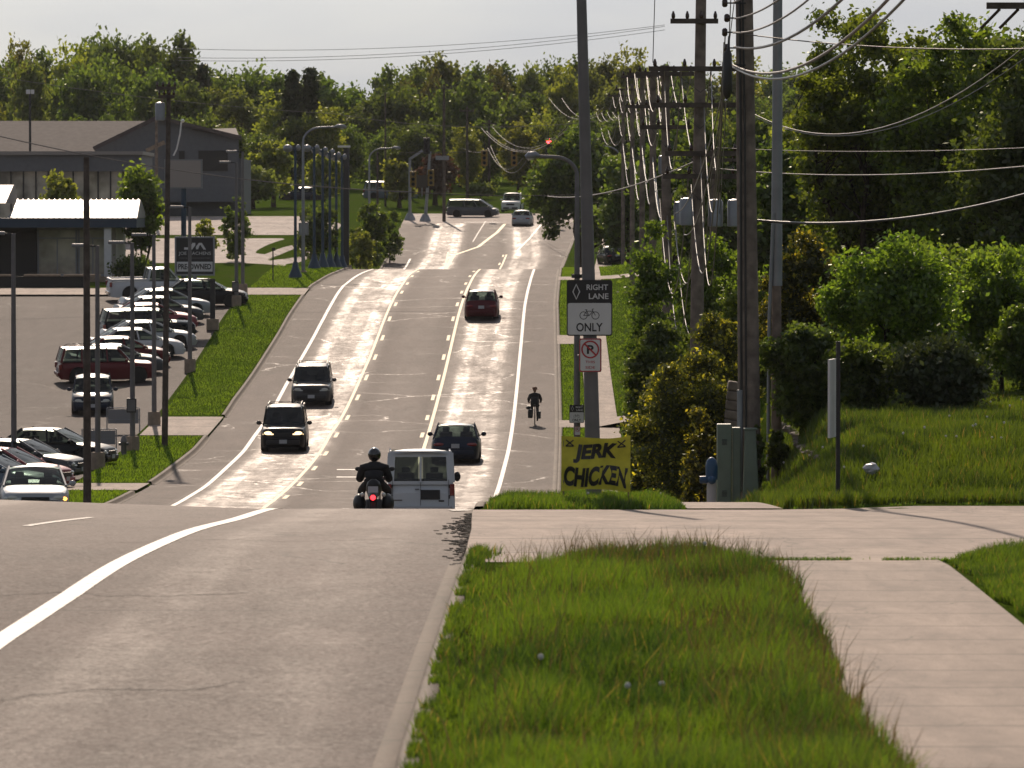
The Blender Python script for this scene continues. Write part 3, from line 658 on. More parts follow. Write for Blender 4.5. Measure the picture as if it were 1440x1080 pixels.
own_tree('leafy_tree', 56, 1420, 560, 90, 225, 260, L['dark'], 'shaded tree behind the tree at the right edge', n=14000, ls=.18, trunk_h=.05, ncl=100, r0=.2)
own_tree('leafy_tree', 57, 1025, 450, 130, 270, 190, L['mid'], 'green tree behind the cluster of utility poles', n=14000, ls=.19, trunk_h=.06, ncl=90, r0=.2)
own_tree('leafy_tree', 58, 950, 400, 150, 330, 130, L['mid'], 'mid green tree left of the transformer poles', n=10000, ls=.2, trunk_h=.06, ncl=80, r0=.2)
own_tree('leafy_tree', 59, 1110, 500, 200, 188, 150, L['dark'], 'low dark tree just right of the biggest wooden pole', n=11000, ls=.14, trunk_h=.05, ncl=80, r0=.14)
B = lambda seed, x, yt, D, w_, lm, lab, n, ls, gz=None, **k: own_tree('shrub', seed, x, 0, yt, D, w_, lm, lab, 'shrub', n=n, ls=ls, trunk_h=.02, r0=.05, gz=gz, **k)
B(61, 1325, 468, 104, 150, L['pine'], 'very dark clipped round bush on the right lawn', 12000, .06, cr=.5)
B(62, 1245, 330, 112, 200, L['near'], 'large sunlit leafy bush left of the dark clipped bush', 34000, .058)
B(63, 1135, 335, 116, 150, L['gold'], 'yellow-flecked twiggy bush behind the slim steel pole', 22000, .055)
B(64, 1410, 345, 115, 150, L['near'], 'leafy bush right of the dark clipped bush', 26000, .06)
B(65, 1128, 440, 106, 120, L['dark'], 'dark spreading bush behind the lawn sign', 22000, .05)
B(66, 1210, 470, 105, 110, L['bush'], 'low leafy bush under the large sunlit bush', 20000, .05)
B(67, 965, 470, 113, 175, L['gold'], 'golden-leaved vine thicket left of the green utility cabinets', 34000, .045, gz=-7.0, hollow=.6)
B(68, 1018, 430, 120, 120, L['gold'], 'golden-leaved climber rising behind the conduit on the big pole', 18000, .05, gz=-6.0)
B(69, 922, 322, 158, 84, L['bush'], 'tall narrow evergreen shrub beside the right-hand lawn', 20000, .07, gz=-8.6, shape='round', cr=.5)
B(70, 925, 420, 138, 120, L['dark'], 'dark green shrub at the foot of the tall narrow evergreen', 20000, .06, gz=-8.3)
B(71, 1000, 330, 175, 140, L['near'], 'green thicket behind the leaning wooden pole', 18000, .085, gz=-7)
B(72, 1062, 400, 128, 120, L['bush'], 'green shrub between the big wooden pole and the steel pole', 18000, .06)
B(76, 1160, 360, 150, 220, L['near'], 'broad green bush filling the space behind the yellow-flecked bush', 20000, .08)
B(77, 1330, 330, 150, 260, L['near'], 'broad green bush behind the dark clipped one', 22000, .08)
B(78, 1450, 420, 112, 120, L['bush'], 'bush at the right edge beside the dark clipped one', 16000, .05)
B(79, 905, 560, 120, 60, L['gold'], 'low vine clump at the left foot of the golden thicket', 7000, .045, gz=-7.4)
B(73, 985, 560, 106, 60, L['gold'], 'low golden vine trailing over the blue hydrant', 4500, .045, gz=-6.3)
B(74, 1096, 600, 105.5, 46, L['bush'], 'ragged weeds grown up around the foot of the steel pole', 2500, .045)
B(75, 1062, 590, 104.2, 34, L['dark'], 'dark ivy wrapped round the foot of the big wooden pole', 2500, .04)

# ---------------------------------------------------------------- grass
def vnoise(x, y, sc, seed):
    rs = np.random.default_rng(seed); g = rs.random((64, 64)); a = x / sc; b = y / sc
    i = np.floor(a).astype(int); j = np.floor(b).astype(int); u = a - i; v = b - j; u = u*u*(3-2*u); v = v*v*(3-2*v)
    f = lambda p, q: g[p % 64, q % 64]
    return f(i, j)*(1-u)*(1-v) + f(i+1, j)*u*(1-v) + f(i, j+1)*(1-u)*v + f(i+1, j+1)*u*v
def grass(name, label, N, sampler, hmin, hmax, wd, leafm, seed=3, seedheads=0):
    rs = np.random.default_rng(seed); X, D, hs_ = sampler(rs, N); n = len(X)
    z = base(X, D) + .085; h = (rs.uniform(hmin, hmax, n)) * hs_
    ang = rs.uniform(0, 6.283, n); w_ = wd * rs.uniform(.6, 1.3, n)
    lx, ly = rs.normal(size=n) * .24 * h + .06 * h, rs.normal(size=n) * .3 * h
    B0 = np.stack([X, D, z], 1); W = np.stack([np.cos(ang) * w_, np.sin(ang) * w_, np.zeros(n)], 1)
    Mi = B0 + np.stack([lx * .35, ly * .35, h * .58], 1); T = B0 + np.stack([lx, ly, h * .96], 1)
    V = np.stack([B0 - W, B0 + W, Mi + W * .75, Mi - W * .75, T + W * .12, T - W * .12], 1).reshape(-1, 3)
    k = np.arange(n) * 6; F = np.concatenate([np.stack([k, k+1, k+2, k+3], 1), np.stack([k+3, k+2, k+4, k+5], 1)])
    v = np.clip(rs.normal(.45, .2, n) + .75 * (vnoise(X, D * .5, .9, seed + 50) - .5), 0, .62); dead = rs.random(n) < .035; v[dead] = 1
    o = link(name, npmesh(name, V, F, leafm, attr=np.concatenate([v, v])))
    return tag(o, label, 'grass', kind='stuff')
def s_strip(rs, N):
    D = rs.uniform(26, 53.8, N); t = rs.uniform(0, 1, N)
    l = KR(D) + .10 + .26 * vnoise(D, D * 0, 2.2, 4); r = SWL(D) + .02 + .14 * vnoise(D, D * 0 + 3, .8, 5)
    l = l + .75 * ss(D, 49, 54) ; r = r - .45 * ss(D, 51, 54)
    X = l + t * (r - l); e = np.minimum(X - l, r - X); nz_ = vnoise(X, D, .8, 6); clump = vnoise(X, D, .22, 16)
    keep = rs.random(N) < (.35 + .65 * np.clip(e / .25, 0, 1)) * (.45 + .55 * clump) * np.where((D > 41) & (D < 46) & (X < .0), .25, 1)
    h = (.45 + .75 * nz_ ** 1.2 + .25 * clump) * (.45 + .55 * np.clip(e / .45, 0, 1)) * (1 + .35 * ss(X, 1.2, 2.4))
    return X[keep], D[keep], h[keep]
grass('grass', 'tall uncut green grass on the verge between road and sidewalk in the foreground', 190000, s_strip, .11, .30, .005, L['grass'], 3)
def s_right(rs, N):
    D = rs.uniform(40, 55.3, N); l = SWR(D) + .0 + .15 * vnoise(D, D * 0, .9, 8) + 1.2 * ss(D, 58, 40) * 0
    l = l + .5 * ss(D, 53.5, 55.3); X = l + rs.uniform(0, 1, N) ** 1.3 * (D * .1 + .6 - l).clip(.2)
    nz_ = vnoise(X, D, .7, 9); e = np.minimum(X - l, 55.5 - D); h = (.4 + .8 * nz_) * (.55 + .45 * np.clip(e / .4, 0, 1))
    return X, D, h
grass('grass', 'tall green grass right of the sidewalk at the right edge', 40000, s_right, .10, .27, .006, L['grass'], 7)
def s_patch(rs, N):
    D = rs.uniform(82.5, 97, N); l = KR(D) + .22; r = SWL(D) - .02; X = l + rs.uniform(0, 1, N) * (r - l)
    nz_ = vnoise(X, D, .8, 10); e = np.minimum(np.minimum(X - l, r - X), D - 82.5); return X, D, (.5 + .7 * nz_) * (.5 + .5 * np.clip(e / .3, 0, 1))
grass('grass', 'uncut grass patch under the yellow food banner', 45000, s_patch, .10, .26, .007, L['grass'], 9)
def s_lawn(rs, N):
    D = 82.5 + (rs.uniform(0, 1, N) ** 1.3) * 52; l = np.where(D < 112, SWR(D) + .03, 5.8); X = l + rs.uniform(0, 1, N) * (D * .1 + 1.2 - l)
    nz_ = vnoise(X, D, 1.2, 12); return X, D, (.4 + .9 * nz_) * (1 - .45 * ss(D, 100, 125))
grass('grass', 'rough sunlit lawn on the right behind the driveway', 120000, s_lawn, .10, .27, .008, L['grass'], 11)
def s_far(rs, N):
    side = rs.random(N); D = rs.uniform(150, 345, N)
    X = np.where(side < .22, KR(D) + .2 + rs.uniform(0, 1, N) * (SWL(D) - KR(D) - .25), np.where(side < .6, SWR(D) + .05 + rs.uniform(0, 1, N) ** 1.4 * 8, -15.15 + rs.uniform(0, 1, N) * (KL(D) - .2 + 15.15)))
    gap = (X < -5) & (((D > 217) & (D < 230)) | ((D > 178.5) & (D < 185.5)) | ((D > 300) & (D < 308.5)))
    ok = ~gap & ~((X > 0) & (((D > 222) & (D < 226.5)) | ((D > 318) & (D < 322.5)) | ((D > 268) & (D < 273) & (X < 4))))
    return X[ok], D[ok], np.ones(ok.sum())
grass('grass', 'mown verge grass along both kerbs of the hill road', 90000, s_far, .05, .11, .012, L['lawn'], 13)
plane('driveway', lambda d: KR(d) + .0, 14, 222, 226.5, M['drive'], .125); plane('driveway', lambda d: KR(d), 14, 318, 322.5, M['walk'], .125)
plane('driveway', lambda d: KR(d), SWL, 268, 273, M['walk'], .125)
def s_seed(rs, N):
    X, D, h = s_strip(rs, N); k = (rs.random(len(X)) < .3 + .7 * ((D > 50) | (X > 1.3))); return X[k], D[k], np.ones(k.sum())
grass('grass', 'thin purplish seed-headed grass stems standing above the foreground verge', 8000, s_seed, .28, .44, .0042, leaf_mat('grass seed stems', (.035, .026, .018), (.075, .05, .035), .3), 21)
def s_edge(rs, N):
    D = rs.uniform(27, 56, N); X = KR(D) + .12 + np.abs(rs.normal(size=N)) * .12 - .06; nz_ = vnoise(X * 3, D, .35, 31); k = nz_ > .4 + .2 * rs.random(N); return X[k], D[k], (.5 + .6 * nz_)[k]
grass('grass', 'ragged grass tufts growing over the foreground kerb edge', 16000, s_edge, .05, .15, .006, L['grass'], 23)
def s_joint(rs, N):
    k = rs.random(N) < .55; X = np.where(k, rs.uniform(2.3, 4.5, N), rs.uniform(4.3, 13, N)); D = np.where(k, 54.05 + rs.normal(size=N) * .05, 82.3 + rs.normal(size=N) * .05)
    ok = vnoise(X, D, .3, 77) > .5; return X[ok], D[ok], np.ones(ok.sum())
grass('grass', 'small green tufts sprouting in the joint between sidewalk and driveway slab', 5000, s_joint, .02, .07, .006, L['grass'], 29)
# dandelion clocks
dm = mat('dandelion down', (.62, .6, .55), .9, spec=.1); proto = None; rnd = random.Random(3)
spots = [hit(x, y, 82, 130) for x, y in ((1225, 682), (1335, 612), (1388, 612), (1368, 628), (1372, 626), (1395, 640), (1408, 640), (1412, 625), (1330, 640), (1345, 640), (1300, 634), (1187, 686), (1157, 659), (1214, 656), (1102, 676), (1138, 664), (1420, 597), (1436, 589), (1393, 590), (1270, 640))]
for X, D in spots + [(.75, 34.5), (1.0, 35.5), (.2, 37), (1.9, 52.5), (1.2, 84), (2.4, 86)]:
    if proto is None:
        r = thing('dandelion', (0, 0, 0), 'white dandelion seed head standing in the uncut grass', 'dandelion', 'dandelion clocks in the grass')
        MB().tube((0, 0, 0), (0, 0, .24), .004, n=5).build('stem', L['grass'], r); MB().ball((0, 0, .255), .021, 8).build('seed_head', dm, r, 80); proto = r
    else: r = copy_thing(proto)
    r.location = G(X, D, .09); r.scale = (1, 1, rnd.uniform(.8, 1.2))
# bag of litter
r = MB(); rs_ = random.Random(1)
r.ball((0, 0, .09), (.13, .1, .09), 8); r.v = [(a + rs_.uniform(-.02, .02), b + rs_.uniform(-.02, .02), c + rs_.uniform(-.02, .02)) for a, b, c in r.v]
X, D = hit(1225, 684, 82, 120); tag(r.build('plastic_bag', mat('white plastic', (.5, .5, .52), .4), loc=G(X, D, .2)), 'crumpled white plastic litter in the grass below the lawn sign', 'litter')

for pts in (((-3.9, 37.5), (-3.0, 38.8), (-2.4, 38.6), (-1.9, 39.8)), ((-5.2, 49), (-4.3, 50.2), (-3.4, 49.6), (-2.3, 50.4)), ((-4.6, 62), (-3.5, 63.5), (-2.6, 62.6), (-1.2, 64.2)), ((-7, 72), (-5, 74), (-4, 73), (-2, 75))):
    m_ = MB(); p_ = []; rn = random.Random(len(pts) + int(pts[0][1]))
    for (a, b), (c, d) in zip(pts[:-1], pts[1:]):
        for t in np.linspace(0, 1, 7)[:-1]: p_.append((a + (c - a) * t, b + (d - b) * t + rn.uniform(-.16, .16)))
    g_ = [[G(x, d - w_ * rn.uniform(.6, 1.3), .005) for x, d in p_] for w_ in (.016, -.016)]; m_.sheet(g_)
    tag(m_.build('road_crack', M['broken']), kind='structure')
sp_ = MB(); sp_.prism([(.0, 0), (.22, .5), (.30, 1.6), (.1, 2.4), (-.12, 1.5)], (float(KR(86)) - .35, 86, 0), (1, 0, 0), (0, 1, 0), (0, 0, .004)); sp_.v = [(x, y, z + float(base(x, y)) + .01) for x, y, z in sp_.v]
tag(sp_.build('paint_spill', M['worn_white']), kind='structure')

# ---------------------------------------------------------------- vehicles
def vehicle(kind, paint, label, cat, L_=4.7, W=1.84, H=1.46, gl='glass', lights='off', group=None, name=None, rack=False, plate=True, two=None, windows_dark=False):
    """x = forward, y = left, z = up, origin on the ground in the middle of the car"""
    P_ = dict(
        sedan=dict(belt=.62, hood=.60, nose=.46, deck=.68, tailz=.58, wsb=.26, wst=.055, rt=-.20, rb=-.37, gc=.17, wr=.33, fo=.19, ro=.21),
        suv=dict(belt=.585, hood=.585, nose=.50, deck=.585, tailz=.55, wsb=.24, wst=.10, rt=-.44, rb=-.485, gc=.20, wr=.36, fo=.18, ro=.19),
        hatch=dict(belt=.62, hood=.60, nose=.46, deck=.62, tailz=.58, wsb=.26, wst=.08, rt=-.40, rb=-.48, gc=.18, wr=.32, fo=.18, ro=.17),
        minivan=dict(belt=.56, hood=.52, nose=.44, deck=.56, tailz=.55, wsb=.38, wst=.14, rt=-.44, rb=-.49, gc=.17, wr=.34, fo=.18, ro=.20),
        van=dict(belt=.56, hood=.50, nose=.44, deck=.56, tailz=.55, wsb=.34, wst=.24, rt=-.488, rb=-.497, gc=.17, wr=.37, fo=.16, ro=.22),
        pickup=dict(belt=.60, hood=.60, nose=.53, deck=.60, tailz=.60, wsb=.20, wst=.09, rt=-.09, rb=-.12, gc=.22, wr=.40, fo=.165, ro=.20))[kind]
    root = thing(name or {'minivan': 'minivan', 'sedan': 'sedan_car', 'suv': 'sport_utility_car', 'hatch': 'hatchback_car', 'van': 'van', 'pickup': 'pickup_truck'}[kind], (0, 0, 0), label, cat, group)
    hw = W / 2; wr = P_['wr']; zb = P_['gc']; belt = P_['belt'] * H
    fx, rx_ = L_ / 2 - P_['fo'] * L_, -L_ / 2 + P_['ro'] * L_
    ar = wr + .055
    xs = sorted(set([round(v, 3) for v in list(np.linspace(-L_/2, L_/2, 57)) + [fx - ar, fx + ar, rx_ - ar, rx_ + ar, fx - ar - .002, fx + ar + .002, rx_ - ar - .002, rx_ + ar + .002]]))
    rows = []
    def top(x):
        t = x / L_
        return float(np.interp(t, [-.5, -.49, -.465, P_['rb'], P_['wsb'], .40, .475, .493, .5], [P_['tailz'] * H * .72, P_['tailz'] * H * .97, P_['deck'] * H, belt, belt * 1.0, P_['hood'] * H * .93, P_['nose'] * H * 1.06, P_['nose'] * H * .92, P_['nose'] * H * .6]))
    def wid(x):
        t = abs(x) / L_
        return hw * float(np.interp(t, [0, .36, .44, .48, .5], [1, .985, .94, .86, .74 if kind != 'van' or x > 0 else .93]))
    if kind == 'van': wid0 = wid; wid = lambda x: hw * .985 if x < -L_ * .36 else wid0(x)
    for x in xs:
        zt = top(x); wd = wid(x); zl = zb + (.10 if abs(x) > L_ * .485 else 0)
        for xw in (fx, rx_):
            if abs(x - xw) < ar: zl = max(zl, wr + math.sqrt(max(0, ar * ar - (x - xw) ** 2)) - .0)
        zl = min(zl, zt - .14); zm = max(zl + .02, zb + (zt - zb) * .55)
        cr = .035
        half = [(0, zt + cr), (wd * .5, zt + cr * .8), (wd * .82, zt + cr * .1), (wd * .93, zt - .035), (wd * .985, max(zm + .01, zt - .12)), (wd, zm), (wd * .985, max(zl + .01, zb + .16)), (wd * .95, zl), (wd * .5, zl + .02), (0, zl + .02)]
        ring = [(x, y, z) for y, z in half] + [(x, -y, z) for y, z in reversed(half[1:-1])]
        rows.append(ring)
    b = MB(); n = len(rows[0]); b.v = [p for r in rows for p in r]
    b.f = [(i*n + k, i*n + (k+1) % n, (i+1)*n + (k+1) % n, (i+1)*n + k) for i in range(len(rows)-1) for k in range(n)]
    b.f += [tuple(range(n)), tuple(reversed(range((len(rows)-1)*n, len(rows)*n)))]
    if kind == 'pickup':   # open bed: floor drops behind the cab -> add bed walls above
        pass
    body = b.build('body', paint, root, 32)
    ub = MB().box((0, 0, zb + .08), (L_ * .86, W * .66, .22)); ub.build('underbody', M['dark'], root)
    # greenhouse
    ct = dict(wsb=P_['wsb'] * L_, wst=P_['wst'] * L_, rt=P_['rt'] * L_, rb=P_['rb'] * L_)
    zr = H; wb = hw * .93; wt = hw * (.74 if kind == 'sedan' else .80 if kind != 'van' else .88); z0 = belt - .01
    def gp(x, y, z): return Vector((x, y, z))
    fbx, ftx, rtx, rbx = ct['wsb'], ct['wst'], ct['rt'], ct['rb']
    def bow(t, d): return d * (1 - (2 * t - 1) ** 2)
    nn = 9
    def pane(xb, xt, sgn, wd0, wd1, zlo, zhi, inset):
        g_ = []
        for j in range(5):
            s = j / 4; row = []
            for i in range(nn):
                t = i / (nn - 1); wq = (wd0 * (1 - s) + wd1 * s) - inset
                row.append(gp(xb * (1 - s) + xt * s + sgn * (bow(t, .12) - .05 * (1 - 0) * 0) - sgn * .0, (t * 2 - 1) * wq, zlo * (1 - s) + zhi * s + .02 * math.sin(math.pi * s)))
            g_.append(row)
        return g_
    Mg, Mt = M['glass'], M[gl]
    MB().sheet(pane(fbx - .02, ftx, 1, wb, wt, z0 + .03, zr - .05, .05)).build('windshield', M['tintw'] if gl == 'tint' else Mg, root, 60)
    if kind == 'van':
        for s in (-1, 1):
            g_ = [[gp(rbx - .012 + (rtx - rbx) * q * .5, s * (hw * .07 + t * hw * .70 * (1 - .06 * q)), belt + .0 + q * (zr - .20 - belt)) for t in np.linspace(0, 1, 4)] for q in np.linspace(0, 1, 4)]
            MB().sheet(g_).build('rear_window', Mt, root, 60)
    else:
        MB().sheet(pane(rbx + .02, rtx, -1, wb, wt, (z0 + .03 if kind != 'sedan' else top(rbx) + .01), zr - .05, .05)).build('rear_window', Mt, root, 60)
    # sides, with pillars
    mids = {'sedan': [(.02, .0)], 'suv': [(.0, -.01), (-.27, -.265)], 'minivan': [(.12, .02), (-.14, -.16)], 'hatch': [(.0, -.01)], 'van': [(.10, .10), (-.12, -.12)], 'pickup': [(.05, .05)]}[kind]
    xb_ = [fbx - .10] + [m_[0] * L_ for m_ in mids] + [rbx + .08]; xt_ = [ftx - .03] + [m_[1] * L_ for m_ in mids] + [rtx + .07]
    for s in (-1, 1):
        for i in range(len(xb_) - 1):
            if kind == 'van' and i > 0: continue
            g_ = [[gp((xb_[i] - .03) * (1 - t) + (xb_[i+1] + .03) * t + ((xt_[i] - .02) * (1 - t) + (xt_[i+1] + .02) * t - (xb_[i] - .03) * (1 - t) - (xb_[i+1] + .03) * t) * q, s * (wb * (1 - q) + wt * q + .012 * math.sin(math.pi * q) - .012), z0 + .03 + (zr - .07 - z0 - .03) * q) for t in (0, .5, 1)] for q in (0, .33, .66, 1)]
            MB().sheet(g_).build('side_window', Mt if i else Mg, root, 60)
    pl = MB(); pw = .075
    for s in (-1, 1):
        pl.bar((fbx, s * (wb - .02), z0), (ftx, s * (wt - .01), zr - .04), pw, .05, (0, 1, 0)); pl.bar((rbx, s * (wb - .02), z0), (rtx, s * (wt - .01), zr - .04), pw * 1.5, .05, (0, 1, 0))
        for mb_, mt_ in mids: pl.bar((mb_ * L_, s * (wb - .012), z0), (mt_ * L_, s * (wt - .005), zr - .04), .07, .035, (0, 1, 0))
        if kind == 'van': pl.hexa([gp(rbx, s*wb, z0), gp(.10*L_, s*wb, z0), gp(.10*L_, s*(wb-.04), z0), gp(rbx, s*(wb-.04), z0), gp(rtx, s*wt, zr-.05), gp(.10*L_, s*wt, zr-.05), gp(.10*L_, s*(wt-.04), zr-.05), gp(rtx, s*(wt-.04), zr-.05)])
    if kind == 'van':
        pl.bar((rbx - .004, 0, z0), (rtx - .004, 0, zr - .08), .10, .05, (0, 1, 0)); pl.bar((rbx, -wb, belt - .02), (rbx, wb, belt - .02), .03, .1); pl.bar((rtx + .01, -wt, zr - .11), (rtx + .01, wt, zr - .11), .04, .17)
        for s in (-1, 1): pl.bar((rbx, s * wb * .94, z0), (rtx, s * wt * .94, zr - .08), .22, .05, (1, 0, 0))
    rf = MB(); g_ = []
    for s in np.linspace(0, 1, 7):
        x = (ftx + .02) * (1 - s) + (rtx - .02) * s; row = []
        for t in np.linspace(-1, 1, 11):
            row.append(gp(x + .09 * (1 - t * t) * (1 - 2 * s), t * (wt + .012), zr - .085 + .085 * (1 - abs(t) ** 2.4) - .035 * (2 * s - 1) ** 2))
        g_.append(row)
    rf.sheet(g_); n0 = len(rf.v); top_ = list(rf.v); rf.add([(p[0], p[1], p[2] - .04) for p in top_], [tuple(reversed(f)) for f in rf.f])
    rf.add(pl.v, pl.f); rf.build('roof', paint, root, 50)
    if rack:
        rb = MB()
        for s in (-1, 1): rb.path([(ftx - .1, s * wt * .9, zr - .03), (ftx - .25, s * wt * .9, zr + .055), (rtx + .3, s * wt * .9, zr + .055), (rtx + .12, s * wt * .9, zr - .03)], .018, 6)
        for q in (.3, .7): x = ftx * (1 - q) + rtx * q; rb.tube((x, -wt * .9, zr + .055), (x, wt * .9, zr + .055), .015, n=6)
        rb.build('roof_rack', M['dark'], root)
    inn = MB().box(((fbx + rbx) / 2, 0, belt + .035), (abs(fbx - rbx) * .94, wb * 1.84, .012)); inn.build('interior_floor', M['interior'], root)
    for xx in ((.06 * L_, ) if kind in ('van', 'pickup') else (.03 * L_, -.17 * L_)):
        for s in (-1, 1):
            st = MB().box((xx, s * W * .21, belt + .08), (.14, W * .25, .26)); st.box((xx - .03, s * W * .21, belt + .30), (.10, .24, .16)); st.build('seat', M['interior'], root, bevel=.03)
    # wheels
    for xw in (fx, rx_):
        for s in (-1, 1):
            y = s * (hw - .115); rot = Matrix.Rotation(R(90), 3, 'X')
            tyre = MB().lathe([(wr * .66, -.11), (wr * .93, -.11), (wr, -.07), (wr, .07), (wr * .93, .11), (wr * .66, .11)], 22, (xw, y, wr), rot).build('tyre', M['black'], root, 40)
            rm = MB().lathe([(wr * .67, -.05), (wr * .67, .05), (.05, .05)], 22, (xw, y, wr), rot)
            face = .085 * s
            for k in range(5):
                a = k * 2 * math.pi / 5; rm.bar((xw + .04 * math.cos(a), y + face, wr + .04 * math.sin(a)), (xw + wr * .66 * math.cos(a), y + face, wr + wr * .66 * math.sin(a)), .075, .03, (0, 1, 0))
            rm.build('rim', M['rim'], tyre)
            MB().lathe([(ar - .01, -.10), (ar - .01, .10), (.02, .10)], 22, (xw, s * (hw - .20), wr), rot).build('wheel_arch', M['dark'], root)
    # details at the ends
    nz_ = P_['nose'] * H; fl = M['headlit'] if lights == 'on' else M['lens']
    for s in (-1, 1):
        q = MB().sheet([[gp(L_ * .5 - .015 - .20 * max(0, (t - .3)) ** 1.3, s * hw * (.42 + .47 * t) , nz_ * .80 + v * .145) for t in np.linspace(0, 1, 5)] for v in (0, .5, 1)])
        q.v = [(x + .03 - .10 * (z > nz_ * .88), y, z) for x, y, z in q.v]
        for yq in (0,): q.ball((L_ * .5 - .07, s * hw * .66, nz_ * .87), (.05, .17, .075), 10)
        q.build('headlight', fl if lights != 'amber' else M['lens'], root, 60)
        if lights == 'amber': MB().ball((L_ * .5 - .11, s * hw * .84, nz_ * .84), (.05, .09, .06), 10).build('indicator', M['amber'] if s > 0 else M['lens'], root, 60)
        tz = P_['tailz'] * H * .86
        if kind in ('van', 'suv', 'pickup'):
            th = .34 if kind == 'van' else .26; tw = .07 if kind != 'suv' else .10
            MB().box((-L_ * .5 + (.045 if kind != 'van' else .03), s * (hw * (.84 if kind != 'van' else .90)), tz - (.02 if kind != 'van' else .04)), (.14, tw * 2, th)).build('tail_light', M['tail'], root, bevel=.02)
        else:
            MB().ball((-L_ * .5 + .075, s * hw * .66, tz), (.075, .22, .075), 12).build('tail_light', M['tail'], root, 60)
        mir = MB().ball((fbx - .22, s * (hw + .10), belt + .07), (.07, .11, .085 if kind != 'van' else .15), 10); mir.bar((fbx - .20, s * (hw - .06), belt + .02), (fbx - .20, s * (hw + .05), belt + .05), .05, .04)
        mir.build('wing_mirror', M['plastic'] if kind == 'van' or two else paint, root, 60)
    gr = MB().box((L_ * .5 + .0, 0, nz_ * .80), (.05, W * .40, .16))
    for k in range(3): gr.box((L_ * .5 + .028, 0, nz_ * .80 - .05 + k * .05), (.02, W * .39, .012))
    gr.build('grille', M['dark'], root)
    bz = zb + .20
    fb = MB().box((L_ * .5 - .02, 0, bz), (.12, W * .74, .17)); fb.build('front_bumper', M['dark'] if kind in ('suv', 'pickup') else paint, root, bevel=.04)
    rb = MB().box((-L_ * .5 - .01, 0, bz + .04), (.14, W * (.90 if kind == 'van' else .78), .17)); rb.build('rear_bumper', M['chrome'] if kind in ('pickup',) else (M['bumpw'] if kind == 'van' else paint), root, bevel=.04)
    if plate:
        MB().box((L_ * .5 + .05, 0, bz + .03), (.012, .30, .15)).build('number_plate', M['plate'], root)
        zz = tz - .05 if kind in ('sedan', 'hatch') else tz - .18; MB().box((-L_ * .5 - .012 + (.0), 0 if kind != 'van' else -.28, zz), (.02, .31, .16)).build('number_plate', M['plate'], root)
    if kind == 'pickup':
        bd = MB(); x0, x1 = -L_ * .5 + .05, rbx - .05; zt = belt + .02
        for s in (-1, 1): bd.box(((x0 + x1) / 2, s * (hw - .07), zt + .05), (x1 - x0, .11, .13))
        bd.box((x0 + .04, 0, zt + .05), (.09, W * .86, .13)); bd.build('bed_rail', paint, root, bevel=.02)
        MB().box(((x0 + x1) / 2, 0, belt + .04), (x1 - x0 - .1, W * .80, .012)).build('truck_bed', M['dark'], root)
    if kind == 'van':
        dk = MB().box((-L_ * .5 - .018, -.28, tz - .18), (.014, .56, .28)); dk.build('plate_surround', M['dark'], root)
        for yy in (0, -hw * .80, hw * .80): MB().box((-L_ * .5 - .004, yy, .5 * (zb + belt) + .2), (.012, .012, belt - zb - .25)).build('door_seam', M['dark'], root)
        for s in (-1, 1):
            for z in (.75, 1.05): MB().box((-L_ * .5 - .012, s * hw * .82, z), (.03, .03, .1)).build('hinge', M['dark'], root)
        MB().box((-L_ * .5 - .02, .10, tz - .02), (.03, .12, .025)).build('door_handle', M['dark'], root)
        MB().box((-L_ * .5 - .010, -.60, tz - .36), (.01, .16, .045)).build('badge', M['dark'], root); MB().box((-L_ * .5 - .010, .66, tz - .34), (.01, .26, .035)).build('badge', M['steel'], root)
    return root
M['vtint'] = glass_mat('van window', (.40, .46, .40), .26)
M['tintw'] = glass_mat('dark windshield', (.15, .18, .2), .12)
M['bumpw'] = mat('white bumper', (.45, .46, .48), .35, metal=.3)
def normal_at(X, D):
    e = .8; dzx = float(base(X + e, D) - base(X - e, D)) / (2*e); dzd = float(base(X, D + e) - base(X, D - e)) / (2*e)
    return Vector((-dzx, -dzd, 1)).normalized()
def drive(o, X, D, head, dz=.005):   # head: degrees, 0 = facing +X, 90 = away from the camera
    n = normal_at(X, D); f = Vector((math.cos(R(head)), math.sin(R(head)), 0)); f = (f - n * f.dot(n)).normalized(); l = n.cross(f)
    o.matrix_world = Matrix.Translation(G(X, D, dz)) @ Matrix((f, l, n)).transposed().to_4x4()
    bpy.context.view_layer.update() if False else None
    o.rotation_euler = Matrix((f, l, n)).transposed().to_euler(); o.location = G(X, D, dz)
    return o
def at(x, y, d0=97): return hit(x, y, d0, 900)
PT = {k: car_paint(k + ' car paint', c, m) for k, c, m in (('black', (.012, .013, .016), .2), ('maroon', (.10, .012, .018), .3), ('white', (.60, .61, .62), 0), ('silver', (.36, .38, .40), .7),
     ('grey', (.09, .095, .105), .6), ('navy', (.02, .028, .05), .5), ('red', (.20, .015, .02), .2), ('darkred', (.13, .015, .02), .3), ('palered', (.30, .08, .09), .4), ('bluegrey', (.13, .17, .21), .6), ('vanwhite', (.62, .66, .70), 0), ('taupe', (.07, .068, .07), .5))}
def lane_head(D, away=True): return 90 - math.degrees(math.atan((float(YR(D + 10)) - float(YR(D - 10))) / 20)) + (0 if away else 180)
X, D = at(397.5, 636, 170); drive(vehicle('suv', PT['black'], 'black sport utility car with lit headlamps driving towards the viewer, nearest on the left lanes', 'car', 4.4, 1.80, 1.74, 'tint', 'on', rack=True, two=1), X, D + 2.1, lane_head(D, False) + 1)
X, D = at(437, 571, 170); drive(vehicle('suv', PT['taupe'], 'dark grey sport utility car with unlit lamps following the black one downhill', 'car', 4.6, 1.80, 1.68, 'tint', rack=True), X, D + 2.2, lane_head(D, False) + 1)
